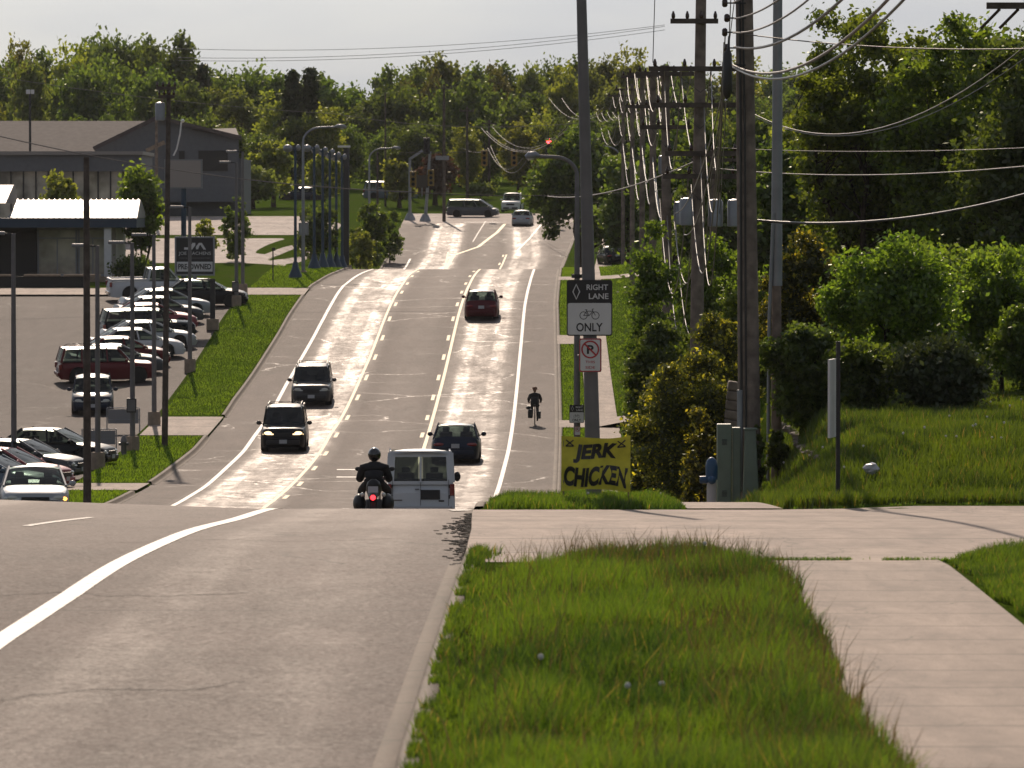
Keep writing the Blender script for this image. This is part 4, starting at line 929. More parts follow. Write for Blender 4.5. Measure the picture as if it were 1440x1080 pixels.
X, D = at(641, 652, 170); drive(vehicle('sedan', PT['navy'], 'dark blue-grey sedan just ahead of the white van', 'car', 4.9, 1.86, 1.44), X, D + 2.3, lane_head(D))
X, D = at(677.5, 450, 170); drive(vehicle('sedan', PT['maroon'], 'dark red sedan climbing the middle of the hill', 'car', 4.8, 1.82, 1.48), X, D + 2.2, lane_head(D))
drive(vehicle('van', PT['vanwhite'], 'white full-size van with two rear windows beside the motorcyclist', 'van', 5.5, 2.02, 2.1, 'vtint'), (588.5 - 720) / FPX * 154, 156.5, lane_head(156) + 1.5)
X, D = at(735, 318, 430); drive(vehicle('sedan', PT['silver'], 'pale sedan with red tail lamps waiting at the crossing', 'car', 4.7, 1.80, 1.42), X, D + 2, 86)
X, D = at(665, 305, 430); drive(vehicle('minivan', PT['grey'], 'dark grey minivan turning across the junction', 'minivan', 4.9, 1.9, 1.72, 'glass', name='minivan'), X, D, -8)
X, D = at(721, 298, 430); drive(vehicle('pickup', PT['white'], 'white pickup truck heading away past the crossing', 'pickup truck', 5.4, 1.95, 1.85, name='pickup_truck'), X, D + 1.5, -95)
X, D = at(548, 283, 430); drive(vehicle('suv', PT['bluegrey'], 'pale blue passenger van parked beyond the cross street', 'van', 5.6, 1.95, 1.9, 'glass', name='passenger_van'), X, D + 3, 2)
X, D = at(425, 282, 430); drive(vehicle('sedan', PT['navy'], 'dark car on the cross street behind the blue lamp poles', 'car', 4.6, 1.8, 1.4), X, D, 175)
# the dealer's row on the lot, from the near end to the far end
def lot(kind, paint, label, xr, yb, d_, head, L_, W, H, gr='cars for sale on the lot', **k):
    c = vehicle(kind, PT[paint] if isinstance(paint, str) else paint, label, 'car' if kind != 'pickup' else 'pickup truck', L_, W, H, group=gr, **k)
    return drive(c, (xr - 720) / FPX * d_, d_, head)
row = [('suv', 'darkred', 'deep red sport utility car at the near end of the dealer row', 148, 249, 4.5, 1.84, 1.70),
 ('sedan', 'grey', 'grey sedan parked behind the deep red sport utility car', 160, 253.5, 4.6, 1.82, 1.44),
 ('sedan', 'darkred', 'burgundy sedan between the grey and the white cars of the row', 170, 257.5, 4.6, 1.82, 1.45),
 ('sedan', 'white', 'white sedan with visible front wheel in the dealer row', 189, 262, 4.8, 1.84, 1.48),
 ('sedan', 'silver', 'silver sedan right behind the white one with the visible wheel', 207, 267, 4.8, 1.82, 1.42),
 ('suv', 'black', 'black high-roofed car parked beyond the white and silver sedans', 207, 272, 4.8, 1.86, 1.62),
 ('sedan', 'palered', 'pinkish red sedan in the middle of the dealer row', 212, 277, 4.7, 1.82, 1.45),
 ('sedan', 'grey', 'dark grey sedan beyond the pinkish red one', 222, 281, 4.7, 1.82, 1.45),
 ('sedan', 'silver', 'silver-blue sedan with pale bonnet near the far end of the row', 232, 285.5, 4.9, 1.84, 1.50)]
for kd, p, lb, xc, d_, a, b, c in row: lot(kd, p, lb, xc, 0, d_, 12 + (d_ - 249) * .1, a, b, c, rack=(kd == 'suv' and p == 'darkred'))
lot('sedan', 'black', 'black sedan parked with its nose towards the road beside the sign post', 285, 0, 293, 2, 4.9, 1.86, 1.52)
lot('pickup', 'white', 'white pickup truck with red tail lamps at the far end of the dealer row', 222, 0, 298, 12, 5.6, 1.96, 1.85)
lot('hatch', 'navy', 'dark blue hatchback facing the viewer in front of the deep red car', 130, 0, 233.5, -86, 4.4, 1.82, 1.55)
lot('sedan', 'silver', 'silver sedan with a lit amber lamp facing the viewer at the left edge', 47, 0, 155, -84, 4.9, 1.98, 1.52, lights='amber')
lot('sedan', 'black', 'black sedan with its nose to the grass near the white stands', 73, 0, 199, -14, 4.7, 1.84, 1.45)
lot('sedan', 'grey', 'grey sedan left of the black one near the white stands', 27, 0, 190, -18, 4.8, 1.84, 1.45)
lot('sedan', 'palered', 'red-trimmed sedan parked left of the grey one', 2, 0, 182, -18, 4.8, 1.84, 1.46)
lot('sedan', 'bluegrey', 'blue-grey sedan hidden mostly behind the silver one at the left', -20, 0, 174, -18, 4.8, 1.84, 1.45)
X, D = hit(862, 372, 300, 420); drive(vehicle('sedan', PT['black'], 'black car parked in shade under the big dark tree', 'car', 4.6, 1.8, 1.4), X, D, 100, .12)

# ---------------------------------------------------------------- people
def skin_fig(name, pts, edges, mt, parent=None, sub=2, root=0):
    me = bpy.data.meshes.new(name); me.from_pydata([p[:3] for p in pts], edges, []); me.update()
    o = link(name, me, parent); sm = o.modifiers.new('skin', 'SKIN'); sm.use_smooth_shade = True
    lay = me.skin_vertices[0] if me.skin_vertices else None
    if lay is None:
        me.attributes.new  # noqa
    for i, p in enumerate(pts): lay.data[i].radius = (p[3], p[4] if len(p) > 4 else p[3])
    lay.data[root].use_root = True
    ss_ = o.modifiers.new('sub', 'SUBSURF'); ss_.levels = sub; ss_.render_levels = sub
    me.materials.append(mt); return o
def real(o):      # keep the evaluated shape, drop the modifiers
    dg = bpy.context.evaluated_depsgraph_get(); dg.update(); me = bpy.data.meshes.new_from_object(o.evaluated_get(dg)); o.modifiers.clear(); o.data = me
    me.polygons.foreach_set('use_smooth', np.ones(len(me.polygons), bool)); return o
def mk_skin(name, pts, edges, mt, parent, sub=2, root=0):
    me = bpy.data.meshes.new(name); me.from_pydata([p[:3] for p in pts], edges, []); me.update(); o = link(name, me, parent)
    bpy.context.view_layer.objects.active = o; md = o.modifiers.new('skin', 'SKIN'); md.use_smooth_shade = True
    bpy.context.view_layer.update()
    if not me.skin_vertices:
        bpy.ops.object.select_all(action='DESELECT'); o.select_set(True); bpy.ops.mesh.customdata_skin_add()
    sv_ = me.skin_vertices[0].data
    for i, p in enumerate(pts): sv_[i].radius = (p[3], p[4] if len(p) > 4 else p[3]); sv_[i].use_root = (i == root)
    s2 = o.modifiers.new('sub', 'SUBSURF'); s2.levels = sub; s2.render_levels = sub; me.materials.append(mt)
    return real(o)
def hand(parent, c, side, mt, fwd=(0, 1, 0)):     # gloved hand closed round a grip running along x
    c = Vector(c); mb = MB(); mb.ball(c + Vector((0, -.02, .012)), (.045, .045, .022), 10)
    for k in range(4):
        x = (-.033 + k * .022); ln = (.9, 1.05, 1.0, .8)[k]
        mb.path([c + Vector((x, .015, .02)), c + Vector((x, .045 * ln, .012)), c + Vector((x, .052 * ln, -.015)), c + Vector((x, .025, -.032))], [.011, .010, .009, .008], 6)
    mb.path([c + Vector((-side * .04, -.03, .0)), c + Vector((-side * .058, -.005, -.018)), c + Vector((-side * .05, .02, -.03))], [.012, .011, .009], 6)
    return mb.build('glove', mt, parent, 60)
M['jacket'] = mat('black jacket', (.012, .012, .014), .75, noise=.2, nscale=8); M['trouser'] = mat('black trousers', (.015, .015, .018), .8)
M['helmet'] = mat('black helmet', (.01, .01, .012), .12, coat=1)
# motorcycle (x right, y forward, z up)
mc = thing('motorcycle', (0, 0, 0), 'black motorcycle with a glowing red tail lamp and luggage cases beside the white van', 'motorcycle')
for yy in (-.72, .74):
    rot = Matrix.Rotation(R(90), 3, 'Y')
    t_ = MB().lathe([(.22, -.06), (.29, -.065), (.315, -.03), (.315, .03), (.29, .065), (.22, .06)], 24, (0, yy, .315), rot).build('tyre', M['black'], mc, 50)
    MB().lathe([(.225, -.03), (.225, .03), (.04, .05), (.04, -.05)], 24, (0, yy, .315), rot).build('rim', M['rim'], t_)
f = MB(); f.path([(0, .74, .315), (.0, .60, .75), (0, .52, 1.02)], [.035, .03, .03], 8)
for s in (-1, 1): f.tube((s * .09, .74, .315), (s * .09, .52, .98), .025)
f.build('fork', M['chrome'], mc)
e = MB().box((0, .05, .42), (.34, .5, .36)); e.lathe([(.12, -.25), (.15, -.2), (.15, .2), (.12, .25)], 12, (0, .12, .42), Matrix.Rotation(R(90), 3, 'Y')); e.build('engine', M['steel'], mc, bevel=.04)
MB().ball((0, .22, .86), (.16, .28, .14), 14).build('fuel_tank', mat('dark red tank', (.12, .01, .012), .25, coat=1), mc, 80)
MB().path([(0, .0, .80), (0, -.25, .78), (0, -.55, .84), (0, -.8, .88)], [.13, .16, .15, .09], 10).build('saddle', M['plastic'], mc, 80)
MB().path([(0, -.45, .72), (0, -.8, .70), (0, -1.0, .58)], [.11, .12, .08], 8).build('rear_fender', M['plastic'], mc, 80)
for s in (-1, 1):
    MB().ball((s * .28, -.55, .50), (.13, .26, .20), 14).build('pannier', M['plastic'], mc, 80)
    MB().path([(s * .17, .0, .3), (s * .20, -.5, .27), (s * .21, -.95, .30)], [.035, .05, .055], 10).build('exhaust', M['chrome'], mc, 60)
    MB().ball((s * .21, -.92, .66), (.045, .05, .045), 10).build('indicator', M['lens'], mc, 60)
    mr = MB().tube((s * .28, .42, 1.08), (s * .32, .40, 1.20), .008); mr.ball((s * .34, .40, 1.22), (.06, .02, .045), 10); mr.build('mirror', M['plastic'], mc, 60)
MB().path([(-.34, .30, 1.04), (-.22, .42, 1.06), (0, .52, 1.04), (.22, .42, 1.06), (.34, .30, 1.04)], .015, 8).build('handlebar', M['chrome'], mc)
MB().ball((0, .72, .92), (.10, .09, .10), 12).build('headlight', M['lens'], mc, 80)
MB().ball((0, -1.02, .60), (.055, .04, .055), 12).build('tail_light', M['redlit'], mc, 80)
MB().box((0, -1.0, .76), (.20, .012, .12)).build('number_plate', M['plate'], mc)
mX, mD = (526 - 720) / FPX * 106, 106
sl_ = math.atan(float(base(mX, mD + 1) - base(mX, mD - 1)) / 2)
mc.location = G(mX, mD, .0); mc.rotation_euler = (sl_, 0, 0)
rd = thing('person', mc.location, 'person in black jacket and round black helmet riding the motorcycle', 'person'); rd.rotation_euler = (sl_, 0, 0)
pts = [(0, -.22, .88, .20, .15), (0, -.20, 1.00, .20, .14), (0, -.12, 1.15, .22, .14), (0, -.05, 1.27, .20, .12), (0, -.02, 1.36, .075),
       (.22, -.04, 1.22, .10), (.29, .03, 1.00, .09), (.30, .26, 1.03, .06), (-.22, -.04, 1.22, .10), (-.29, .03, 1.00, .09), (-.30, .26, 1.03, .06),
       (.13, -.16, .90, .105), (.27, .20, .78, .085), (.25, .12, .42, .062), (.24, .10, .30, .05), (.24, .24, .26, .045), (-.13, -.16, .90, .105), (-.27, .20, .78, .085), (-.25, .12, .42, .062), (-.24, .10, .30, .05), (-.24, .24, .26, .045)]
ed = [(0, 1), (1, 2), (2, 3), (3, 4), (3, 5), (5, 6), (6, 7), (3, 8), (8, 9), (9, 10), (0, 11), (11, 12), (12, 13), (13, 14), (14, 15), (0, 16), (16, 17), (17, 18), (18, 19), (19, 20)]
mk_skin('body', pts, ed, M['jacket'], rd)
for s in (-1, 1): hand(rd, (s * .30, .29, 1.055), s, M['plastic'])
hd = MB().ball((0, .03, 1.45), (.085, .105, .12), 14); hd.ball((0, .135, 1.44), (.015, .03, .025), 8); hd.build('face', M['skin'], rd, 80)
hm = MB().ball((0, .02, 1.49), (.130, .155, .145), 20); hm.build('helmet', M['helmet'], rd, 80); MB().ball((0, .11, 1.47), (.105, .09, .06), 14).build('visor', M['glass'], rd, 80)
# cyclist far down the kerb side
cX, cD = at(752, 598, 170)
bk = thing('bicycle', G(cX, cD), 'dark bicycle with bulky side bags ridden along the right-hand kerb', 'bicycle')
rot = Matrix.Rotation(R(90), 3, 'Y')
for yy in (-.52, .52):
    v_, f_ = [], []
    w_ = MB(); w_.path([(0, yy + .34 * math.cos(a), .35 + .34 * math.sin(a)) for a in np.linspace(0, 2 * math.pi, 25)], .022, 6); wo = w_.build('wheel', M['black'], bk, 60)
    sp = MB(); [sp.tube((0, yy, .35), (0, yy + .33 * math.cos(a), .35 + .33 * math.sin(a)), .003, n=4) for a in np.linspace(0, 2 * math.pi, 13)[:-1]]; sp.build('spokes', M['chrome'], wo)
fr = MB()
for a, b in (((0, -.08, .30), (0, -.2, .85)), ((0, -.08, .30), (0, .40, .80)), ((0, -.18, .78), (0, .38, .86)), ((0, -.52, .35), (0, -.08, .30)), ((0, -.52, .35), (0, -.18, .78)), ((0, .52, .35), (0, .38, .90))): fr.tube(a, b, .018, n=8)
fr.build('frame', M['dark'], bk); MB().path([(-.29, .22, 1.0), (-.2, .34, 1.02), (0, .37, 1.0), (.2, .34, 1.02), (.29, .22, 1.0)], .013, 6).build('handlebar', M['dark'], bk)
MB().ball((0, -.22, .92), (.08, .14, .04), 10).build('saddle', M['plastic'], bk, 80)
MB().box((-.20, -.50, .55), (.22, .38, .38)).build('saddlebag', M['plastic'], bk, bevel=.04); MB().box((.18, -.50, .50), (.18, .34, .34)).build('saddlebag', M['plastic'], bk, bevel=.04)
MB().ball((-.28, -.35, .80), (.12, .10, .08), 10).build('basket', M['plastic'], bk, 80)
sl_ = math.atan(float(base(cX, cD + 1) - base(cX, cD - 1)) / 2); bk.rotation_euler = (sl_, 0, 0)
cy = thing('person', G(cX, cD), 'person in black clothes and brown sun hat riding the bicycle', 'person'); cy.rotation_euler = (sl_, 0, 0); cy.scale = (.93,) * 3; bk.scale = (.95,) * 3
pts = [(0, -.22, .96, .20, .15), (0, -.16, 1.12, .20, .14), (0, -.06, 1.28, .22, .14), (0, .0, 1.40, .19, .11), (0, .04, 1.50, .065),
       (.20, .01, 1.37, .09), (.28, .08, 1.18, .07), (.27, .19, 1.04, .045), (-.20, .01, 1.37, .09), (-.28, .08, 1.18, .07), (-.27, .19, 1.04, .045),
       (.11, -.18, .95, .10), (.12, .16, .78, .075), (.12, -.02, .38, .05), (.12, -.06, .24, .04), (.12, .08, .21, .038), (-.11, -.18, .95, .10), (-.12, .20, .93, .075), (-.12, .08, .55, .05), (-.12, .04, .42, .04), (-.12, .18, .39, .038)]
mk_skin('body', pts, ed, M['jacket'], cy)
for s in (-1, 1): hand(cy, (s * .27, .22, 1.03), s, M['skin'])
hd = MB().ball((0, .07, 1.60), (.078, .095, .115), 14); hd.ball((0, .16, 1.59), (.013, .03, .02), 8); hd.build('head', M['skin'], cy, 80)
MB().lathe([(.21, 1.63), (.215, 1.64), (.12, 1.66), (.11, 1.72), (.06, 1.75)], 16, (0, .06, 0)).build('hat', mat('straw brown hat', (.16, .07, .035), .8), cy, 60)
# ---------------------------------------------------------------- writing
def text(s, w_, h_, mt, parent, loc, bold=.0, shear=0, name='lettering', ext=.002, rz=0, sx=1):
    cu = bpy.data.curves.new('t', 'FONT'); cu.body = s; cu.offset = bold; cu.extrude = .0; cu.align_x = 'LEFT'; cu.shear = shear; cu.resolution_u = 4
    o = bpy.data.objects.new('t', cu); COL.objects.link(o); bpy.context.view_layer.update()
    me = bpy.data.meshes.new_from_object(o.evaluated_get(bpy.context.evaluated_depsgraph_get())); bpy.data.objects.remove(o)
    n = len(me.vertices); c = np.empty(n * 3, np.float32); me.vertices.foreach_get('co', c); c = c.reshape(-1, 3)
    lo, hi = c.min(0), c.max(0); c[:, 0] = (c[:, 0] - (lo[0] + hi[0]) / 2) / (hi[0] - lo[0]) * w_; c[:, 1] = (c[:, 1] - (lo[1] + hi[1]) / 2) / (hi[1] - lo[1]) * h_
    c = np.stack([c[:, 0], c[:, 1] * 0, c[:, 1]], 1); me.vertices.foreach_set('co', c.astype(np.float32).ravel()); me.materials.clear(); me.materials.append(mt); me.update()
    me.name = name; return link(name, me, parent, loc)
def panel(w_, h_, r=.04, n=5):
    pts = []
    for cx, cy, a0 in ((w_/2 - r, h_/2 - r, 0), (-w_/2 + r, h_/2 - r, 90), (-w_/2 + r, -h_/2 + r, 180), (w_/2 - r, -h_/2 + r, 270)):
        for k in range(n): a = R(a0 + 90 * k / (n - 1)); pts.append((cx + r * math.cos(a), cy + r * math.sin(a)))
    return pts
def plate(name, w_, h_, mt, parent, y=0, z=0, t=.004, r=.04, x=0):
    return MB().prism(panel(w_, h_, r), (x, y, z), (1, 0, 0), (0, 0, 1), (0, -t, 0)).build(name, mt, parent)
def ring(cx, cz, r0, r1, y, n=28):
    m_ = MB(); vs = []
    for k in range(n):
        a = 2 * math.pi * k / n; vs += [(cx + r0 * math.cos(a), y, cz + r0 * math.sin(a)), (cx + r1 * math.cos(a), y, cz + r1 * math.sin(a))]
    return m_.add(vs, [(2*k, 2*k+1, (2*k+3) % (2*n), (2*k+2) % (2*n)) for k in range(n)])
def bike_sign(loc, label, s=1.0, group=None):
    r = thing('lane_sign', loc, label, 'sign', group); w_, h_ = .80 * s, .98 * s
    plate('panel', w_, h_, M['ink'], r, 0, 0, .006)
    plate('white_field', w_ * .95, h_ * .565, M['white'], r, -.008, -h_ * .195, .002, .03)
    for k in range(1):
        d = MB(); cx, cz, a, b_, t = -w_ * .29, h_ * .29, w_ * .085, h_ * .145, .012 * s
        o1 = [(cx + a, cz), (cx, cz + b_), (cx - a, cz), (cx, cz - b_)]; o2 = [(cx + a - t*1.6, cz), (cx, cz + b_ - t*2.2), (cx - a + t*1.6, cz), (cx, cz - b_ + t*2.2)]
        d.add([(x, -.011, z) for x, z in o1] + [(x, -.011, z) for x, z in o2], [(i, (i+1) % 4, (i+1) % 4 + 4, i + 4) for i in range(4)]); d.build('diamond_symbol', M['white'], r)
    text('RIGHT', w_ * .47, h_ * .10, M['white'], r, (w_ * .17, -.011, h_ * .37), .015); text('LANE', w_ * .43, h_ * .10, M['white'], r, (w_ * .20, -.011, h_ * .21), .015)
    text('ONLY', w_ * .58, h_ * .155, M['ink'], r, (0, -.012, -h_ * .345), .02)
    b_ = ring(-w_ * .13, -h_ * .135, .058 * s, .070 * s, -.012); c_ = ring(w_ * .13, -h_ * .135, .058 * s, .070 * s, -.012); b_.add(c_.v, c_.f)
    W_ = lambda x0, z0, x1, z1: b_.bar((x0 * s, -.012, z0 * s - h_ * .135), (x1 * s, -.012, z1 * s - h_ * .135), .011 * s, .002, (0, 1, 0))
    W_(-.104, 0, -.05, .075); W_(-.05, .075, .06, .075); W_(.06, .075, .104, 0); W_(-.104, 0, -.01, -.005); W_(-.01, -.005, -.06, .10); W_(-.01, -.005, .06, .075); W_(.06, .075, .045, .11); W_(.045, .11, .075, .115); W_(-.08, .10, -.04, .10)
    b_.build('bicycle_symbol', M['ink'], r); return r
def nopark(loc, label, s=1.0, words=True):
    r = thing('parking_sign', loc, label, 'sign'); w_, h_ = .40 * s, .60 * s
    plate('panel', w_, h_, M['signgrey'], r, 0, 0, .006, .03); plate('red_border', w_ * .97, h_ * .98, M['redink'], r, -.008, 0, .001, .03); plate('white_field', w_ * .88, h_ * .92, M['white'], r, -.011, 0, .001, .025)
    text('P', w_ * .30, h_ * .26, M['ink'], r, (.0, -.015, h_ * .17), .03)
    q = ring(0, h_ * .17, w_ * .33, w_ * .40, -.017); q.bar((-w_ * .25, -.018, h_ * .17 + w_ * .25), (w_ * .25, -.018, h_ * .17 - w_ * .25), .03 * s, .002, (0, 1, 0)); q.build('prohibition_ring', M['redink'], r)
    if words: text('THIS', w_ * .42, h_ * .075, M['redink'], r, (0, -.015, -h_ * .20), .01); text('SIDE', w_ * .42, h_ * .075, M['redink'], r, (0, -.015, -h_ * .36), .01)
    return r
# foreground steel pole with the signs, banner
Dp = 88.0
pole = thing('light_pole', (P(836, 700, Dp).x, Dp, float(base(P(836, 700, Dp).x, Dp))), 'thick grey tapered light pole carrying the bike lane sign in the middle of the view', 'pole')
b0 = pole.location; tp = P(817, -30, Dp) - b0
MB().path([(0, 0, -.2), tp * .5 + Vector((0, 0, 0)), tp * 1.25], [.135, .105, .07], 18).build('shaft', M['steel'], pole, 60)
MB().box((0, 0, .04), (.45, .45, .08)).build('base_plate', M['steel'], pole)
bd = MB()
for z in (433, 500): q = P(826, z, Dp) - b0; bd.box((q.x, -.10, q.z), (.34, .10, .03))
bd.build('sign_bracket', M['steel'], pole)
bike_sign(P(829, 433, Dp - .18), 'black and white right lane bicycle only sign on the thick grey pole', .94)
nopark(P(830, 499.5, Dp - .18), 'white no parking this side sign under the bicycle lane sign', .93)
bn = thing('banner', G(P(838, 690, 84.5).x, 84.5), 'yellow hand-lettered jerk chicken banner on stakes in the grass', 'banner')
g_ = []; W0, H0 = px(84.5, 97), px(84.5, 72); zc = P(838, 652, 84.5).z - bn.location.z
wave = lambda u, v: .035 * math.sin(5 * u + 1) + .02 * math.sin(9 * v + 3 * u)
def bpt(u, v, o=0): return Vector(((u - .5) * W0, -.03 + wave(u, v) - o, zc + (v - .5) * H0 * (1 + .10 * (abs(u - .45) * 2) ** 2) + (.012 if v > .5 else 0) * math.sin(6 * u) - .0))
for j in range(12): g_.append([bpt(i / 20, j / 11) for i in range(21)])
M['banner'] = leaf_mat('yellow banner cloth', (.36, .31, .025), (.36, .31, .025), .4)
M['bannerc'] = mat('yellow cloth', (.62, .55, .05), .8, noise=.18, nscale=5)
MB().sheet(g_).build('cloth', M['bannerc'], bn, 80)
for s, cw, ch, u0, v0, bo in (('JERK', .64, .37, .49, .70, .05), ('CHICKEN', .93, .38, .50, .26, .05)):
    o = text(s, cw, ch, M['ink'], bn, (0, 0, 0), bo, .18); me = o.data
    for v in me.vertices: q = bpt(u0 + v.co.x, v0 + v.co.z + .05 * math.sin(9 * v.co.x) * .6, .008); v.co = q
fl = MB()
for uu in (.12, .87):
    for dv in (-1, 1): fl.bar(bpt(uu - .055, .88 + dv * .055, .01), bpt(uu + .055, .88 - dv * .055, .01), .02, .003, (0, 1, 0))
    fl.bar(bpt(uu - .06, .82, .01), bpt(uu + .06, .82, .01), .02, .003, (0, 1, 0))
fl.build('corner_marks', M['ink'], bn)
for s in (-1, 1): MB().tube((s * W0 * .47, .03, -.1), (s * W0 * .47, .03, zc + H0 * .5), .012).build('stake', M['wood'], bn)
# second pole down the hill: curved streetlight
def streetlight(X, D, top_z, arm, label, r=.10, group=None, coll=None, zoff=.1):
    g = G(X, D, zoff); r_ = thing('street_lamp', g, label, 'street lamp', group); h = top_z - g.z; s = 1 if arm > 0 else -1; a = abs(arm)
    cur = [(0, 0, -.2), (0, 0, h * .5), (0, 0, h - .28 * a * 1.0 - .2)] + [(s * a * .42 * (1 - math.cos(t)), 0, h - .05 - .28 * a - .15 + (.28 * a + .15) * math.sin(t)) for t in np.linspace(.2, math.pi / 2, 8)] + [(s * a * .75, 0, h - .02)]
    MB().path(cur, [r, r * .85, r * .65] + [r * .55] * 8 + [r * .5], 10).build('pole', M['galv'] if coll is None else M['steel'], r_, 60)
    hd = MB().path([(s * a * .72, 0, h - .01), (s * a * .80, 0, h + .03), (s * a * .93, 0, h), (s * a, 0, h - .05)], [.05, .13, .15, .07], 10); hd.build('lamp_head', M['galv'], r_, 60)
    MB().ball((s * a * .9, 0, h - .09), (.16, .11, .08), 10).build('lens', M['lens'], r_, 80)
    MB().lathe([(r * 1.9, -.1), (r * 1.9, .05), (r * 1.3, .12)], 12).build('foot', M['block'], r_, 40)
    if coll: MB().lathe([(.20, coll - g.z), (.20, coll - g.z + .14)], 10).build('collar', M['dark'], r_, 40)
    return r_
S1 = streetlight((811.5 - 720) / FPX * 190, 190, P(0, 219, 190).z, -px(190, 73), 'tall curved street lamp reaching left over the right lane, down the hill behind the signs', .13, coll=P(0, 391, 190).z)
bike_sign(P(811, 582, 189.7), 'small distant right lane bicycle sign on the lower street lamp', .66); nopark(P(812, 606, 189.7), 'small distant round no parking sign under the far bicycle sign', .52, False)
streetlight((426.5 - 720) / FPX * 331, 331, P(0, 178, 331).z, px(331, 61), 'curved street lamp beside the blue lamp poles', .12)
streetlight((519.5 - 720) / FPX * 440, 440, P(0, 208, 440).z, px(440, 44), 'curved street lamp near the traffic signals', .12)
streetlight((872 - 720) / FPX * 470, 470, P(0, 205, 470).z, -px(470, 50), 'street lamp hidden mostly behind the big dark tree at the crossing', .12)
# dealer lot lamp poles
def lot_lamp(x, yb, yt, D, label, head=-1, base_block=True):
    X = (x - 720) / FPX * D; g = G(X, D, .05); r = thing('lot_lamp', g, label, 'lamp post', 'lamp posts along the dealer lot'); h = P(0, yt, D).z - g.z
    MB().path([(0, 0, .3), (0, 0, h)], [.11, .075], 10).build('pole', M['steel'], r, 60)
    MB().lathe([(.27, -.3), (.27, .55), (.24, .6)], 8).build('concrete_base', M['block'], r, 30)
    if head:
        MB().bar((0, 0, h - .04), (head * .3, 0, h - .02), .06, .06).build('arm', M['dark'], r); MB().box((head * .62, 0, h + .0), (.62, .42, .13)).build('lamp_head', M['signgrey'], r, bevel=.03)
    return r
for a in ((19, 0, 328, 190, 'lot lamp post at the left edge of the picture'), (137, 0, 345, 196.5, 'lot lamp post nearest the tall brown pole, in front of the white stands'), (186, 0, 341, 209, 'lot lamp post carrying a grey box low on its shaft'),
          (216.5, 0, 330, 224, 'lot lamp post next to the slim tall wooden pole'), (267, 0, 291, 254, 'lot lamp post standing in front of the framed dealer sign'), (332.5, 0, 228, 292, 'taller lot lamp post left of its twin beyond the sign'), (341.5, 0, 213, 302, 'taller lot lamp post right of its twin beyond the sign')):
    lot_lamp(*a)
q = thing('utility_box', P(185, 570, 208.6), 'small dark grey box fixed low on a lot lamp post', 'box'); MB().box((0, 0, 0), (.38, .2, .56)).build('housing', M['dark'], q, bevel=.02); MB().box((0, -.11, 0), (.30, .01, .46)).build('door', M['steel'], q)
q = thing('utility_box', P(331, 403, 291.5), 'small dark box fixed on the tall lot lamp post beyond the sign', 'box'); MB().box((0, 0, 0), (.36, .2, .56)).build('housing', M['dark'], q, bevel=.02); MB().box((0, -.11, 0), (.30, .01, .46)).build('door', M['steel'], q)
# white stands
def stand(x0, x1, y0, y1, D, lab):
    g = G((x0 + x1) / 2 / FPX * D - 720 / FPX * D, D, .03); w_ = px(D, x1 - x0); h = px(D, y1 - y0); r = thing('display_stand', g, lab, 'stand')
    for s in (-1, 1): MB().tube((s * w_ / 2, 0, 0), (s * w_ / 2, 0, h), .025).build('leg', M['galv'], r)
    for z in (.55, h): MB().tube((-w_ / 2, 0, z), (w_ / 2, 0, z), .02).build('rail', M['galv'], r)
    MB().box((0, 0, h * .66), (w_ * .94, .02, h * .58)).build('board', M['signgrey'], r)
    return r
stand(150, 196, 567, 602, 220, 'white framed board stand nearer the dark blue hatchback'); stand(115, 163, 598, 632, 208, 'white framed board stand nearer the tall brown pole')
# framed dealer sign
D = 277; g = G((299 - 720) / FPX * D, D, .05); sg = thing('dealer_sign', g, 'black and white framed used-car dealer sign on a black bracket post by the lot', 'sign')
ht = P(0, 392, D).z - g.z; MB().box((0, 0, ht / 2), (.26, .22, ht)).build('post', M['dark'], sg); MB().box((0, 0, .25), (.62, .6, .6)).build('concrete_base', M['block'], sg, bevel=.03)
ax = px(D, -25); MB().prism([(0.13, 0), (.13, -.28), (-.15, -.12), (ax * .9 - .2, -.04), (ax * .9 - .2, 0)], (0, .1, ht), (1, 0, 0), (0, 0, 1), (0, -.2, 0)).build('bracket', M['dark'], sg)
w_, h_ = px(D, 54), px(D, 53); zc = ht + .20 + h_ / 2; fr_ = MB()
for s in (-1, 1): fr_.box((ax + s * w_ / 2, 0, zc), (.08, .2, h_ + .08)); fr_.box((ax, 0, zc + s * h_ / 2), (w_ - .08, .2, .08))
fr_.box((ax, 0, zc - h_ / 2 - .1), (.2, .12, .2)); fr_.build('frame', M['galv'], sg)
MB().box((ax, .02, zc), (w_ - .08, .1, h_ - .08)).build('panel', M['dark'], sg)
MB().box((ax, -.045, zc - h_ * .28), (w_ * .93, .012, h_ * .26)).build('white_band', M['white'], sg)
text('JOE MACHENS', w_ * .84, h_ * .11, M['white'], sg, (ax, -.045, zc + h_ * .06), .0); text('CHRYSLER DODGE JEEP RAM', w_ * .80, h_ * .045, M['signgrey'], sg, (ax, -.045, zc - h_ * .06), .0)
text('PRE-OWNED', w_ * .86, h_ * .15, M['ink'], sg, (ax, -.06, zc - h_ * .28), .03)
for pg in ([(-.25, .17), (-.06, .17), (.015, .29), (.015, .35), (-.05, .35), (-.10, .26), (-.10, .23), (-.25, .23)], [(.03, .18), (.08, .18), (.12, .29), (.14, .29), (.21, .17), (.27, .17), (.17, .35), (.10, .35), (.03, .25)]):
    MB().prism([(a * w_ * 1.1, b * h_) for a, b in pg], (ax, -.045, zc), (1, 0, 0), (0, 0, 1), (0, -.012, 0)).build('logo', M['white'], sg)
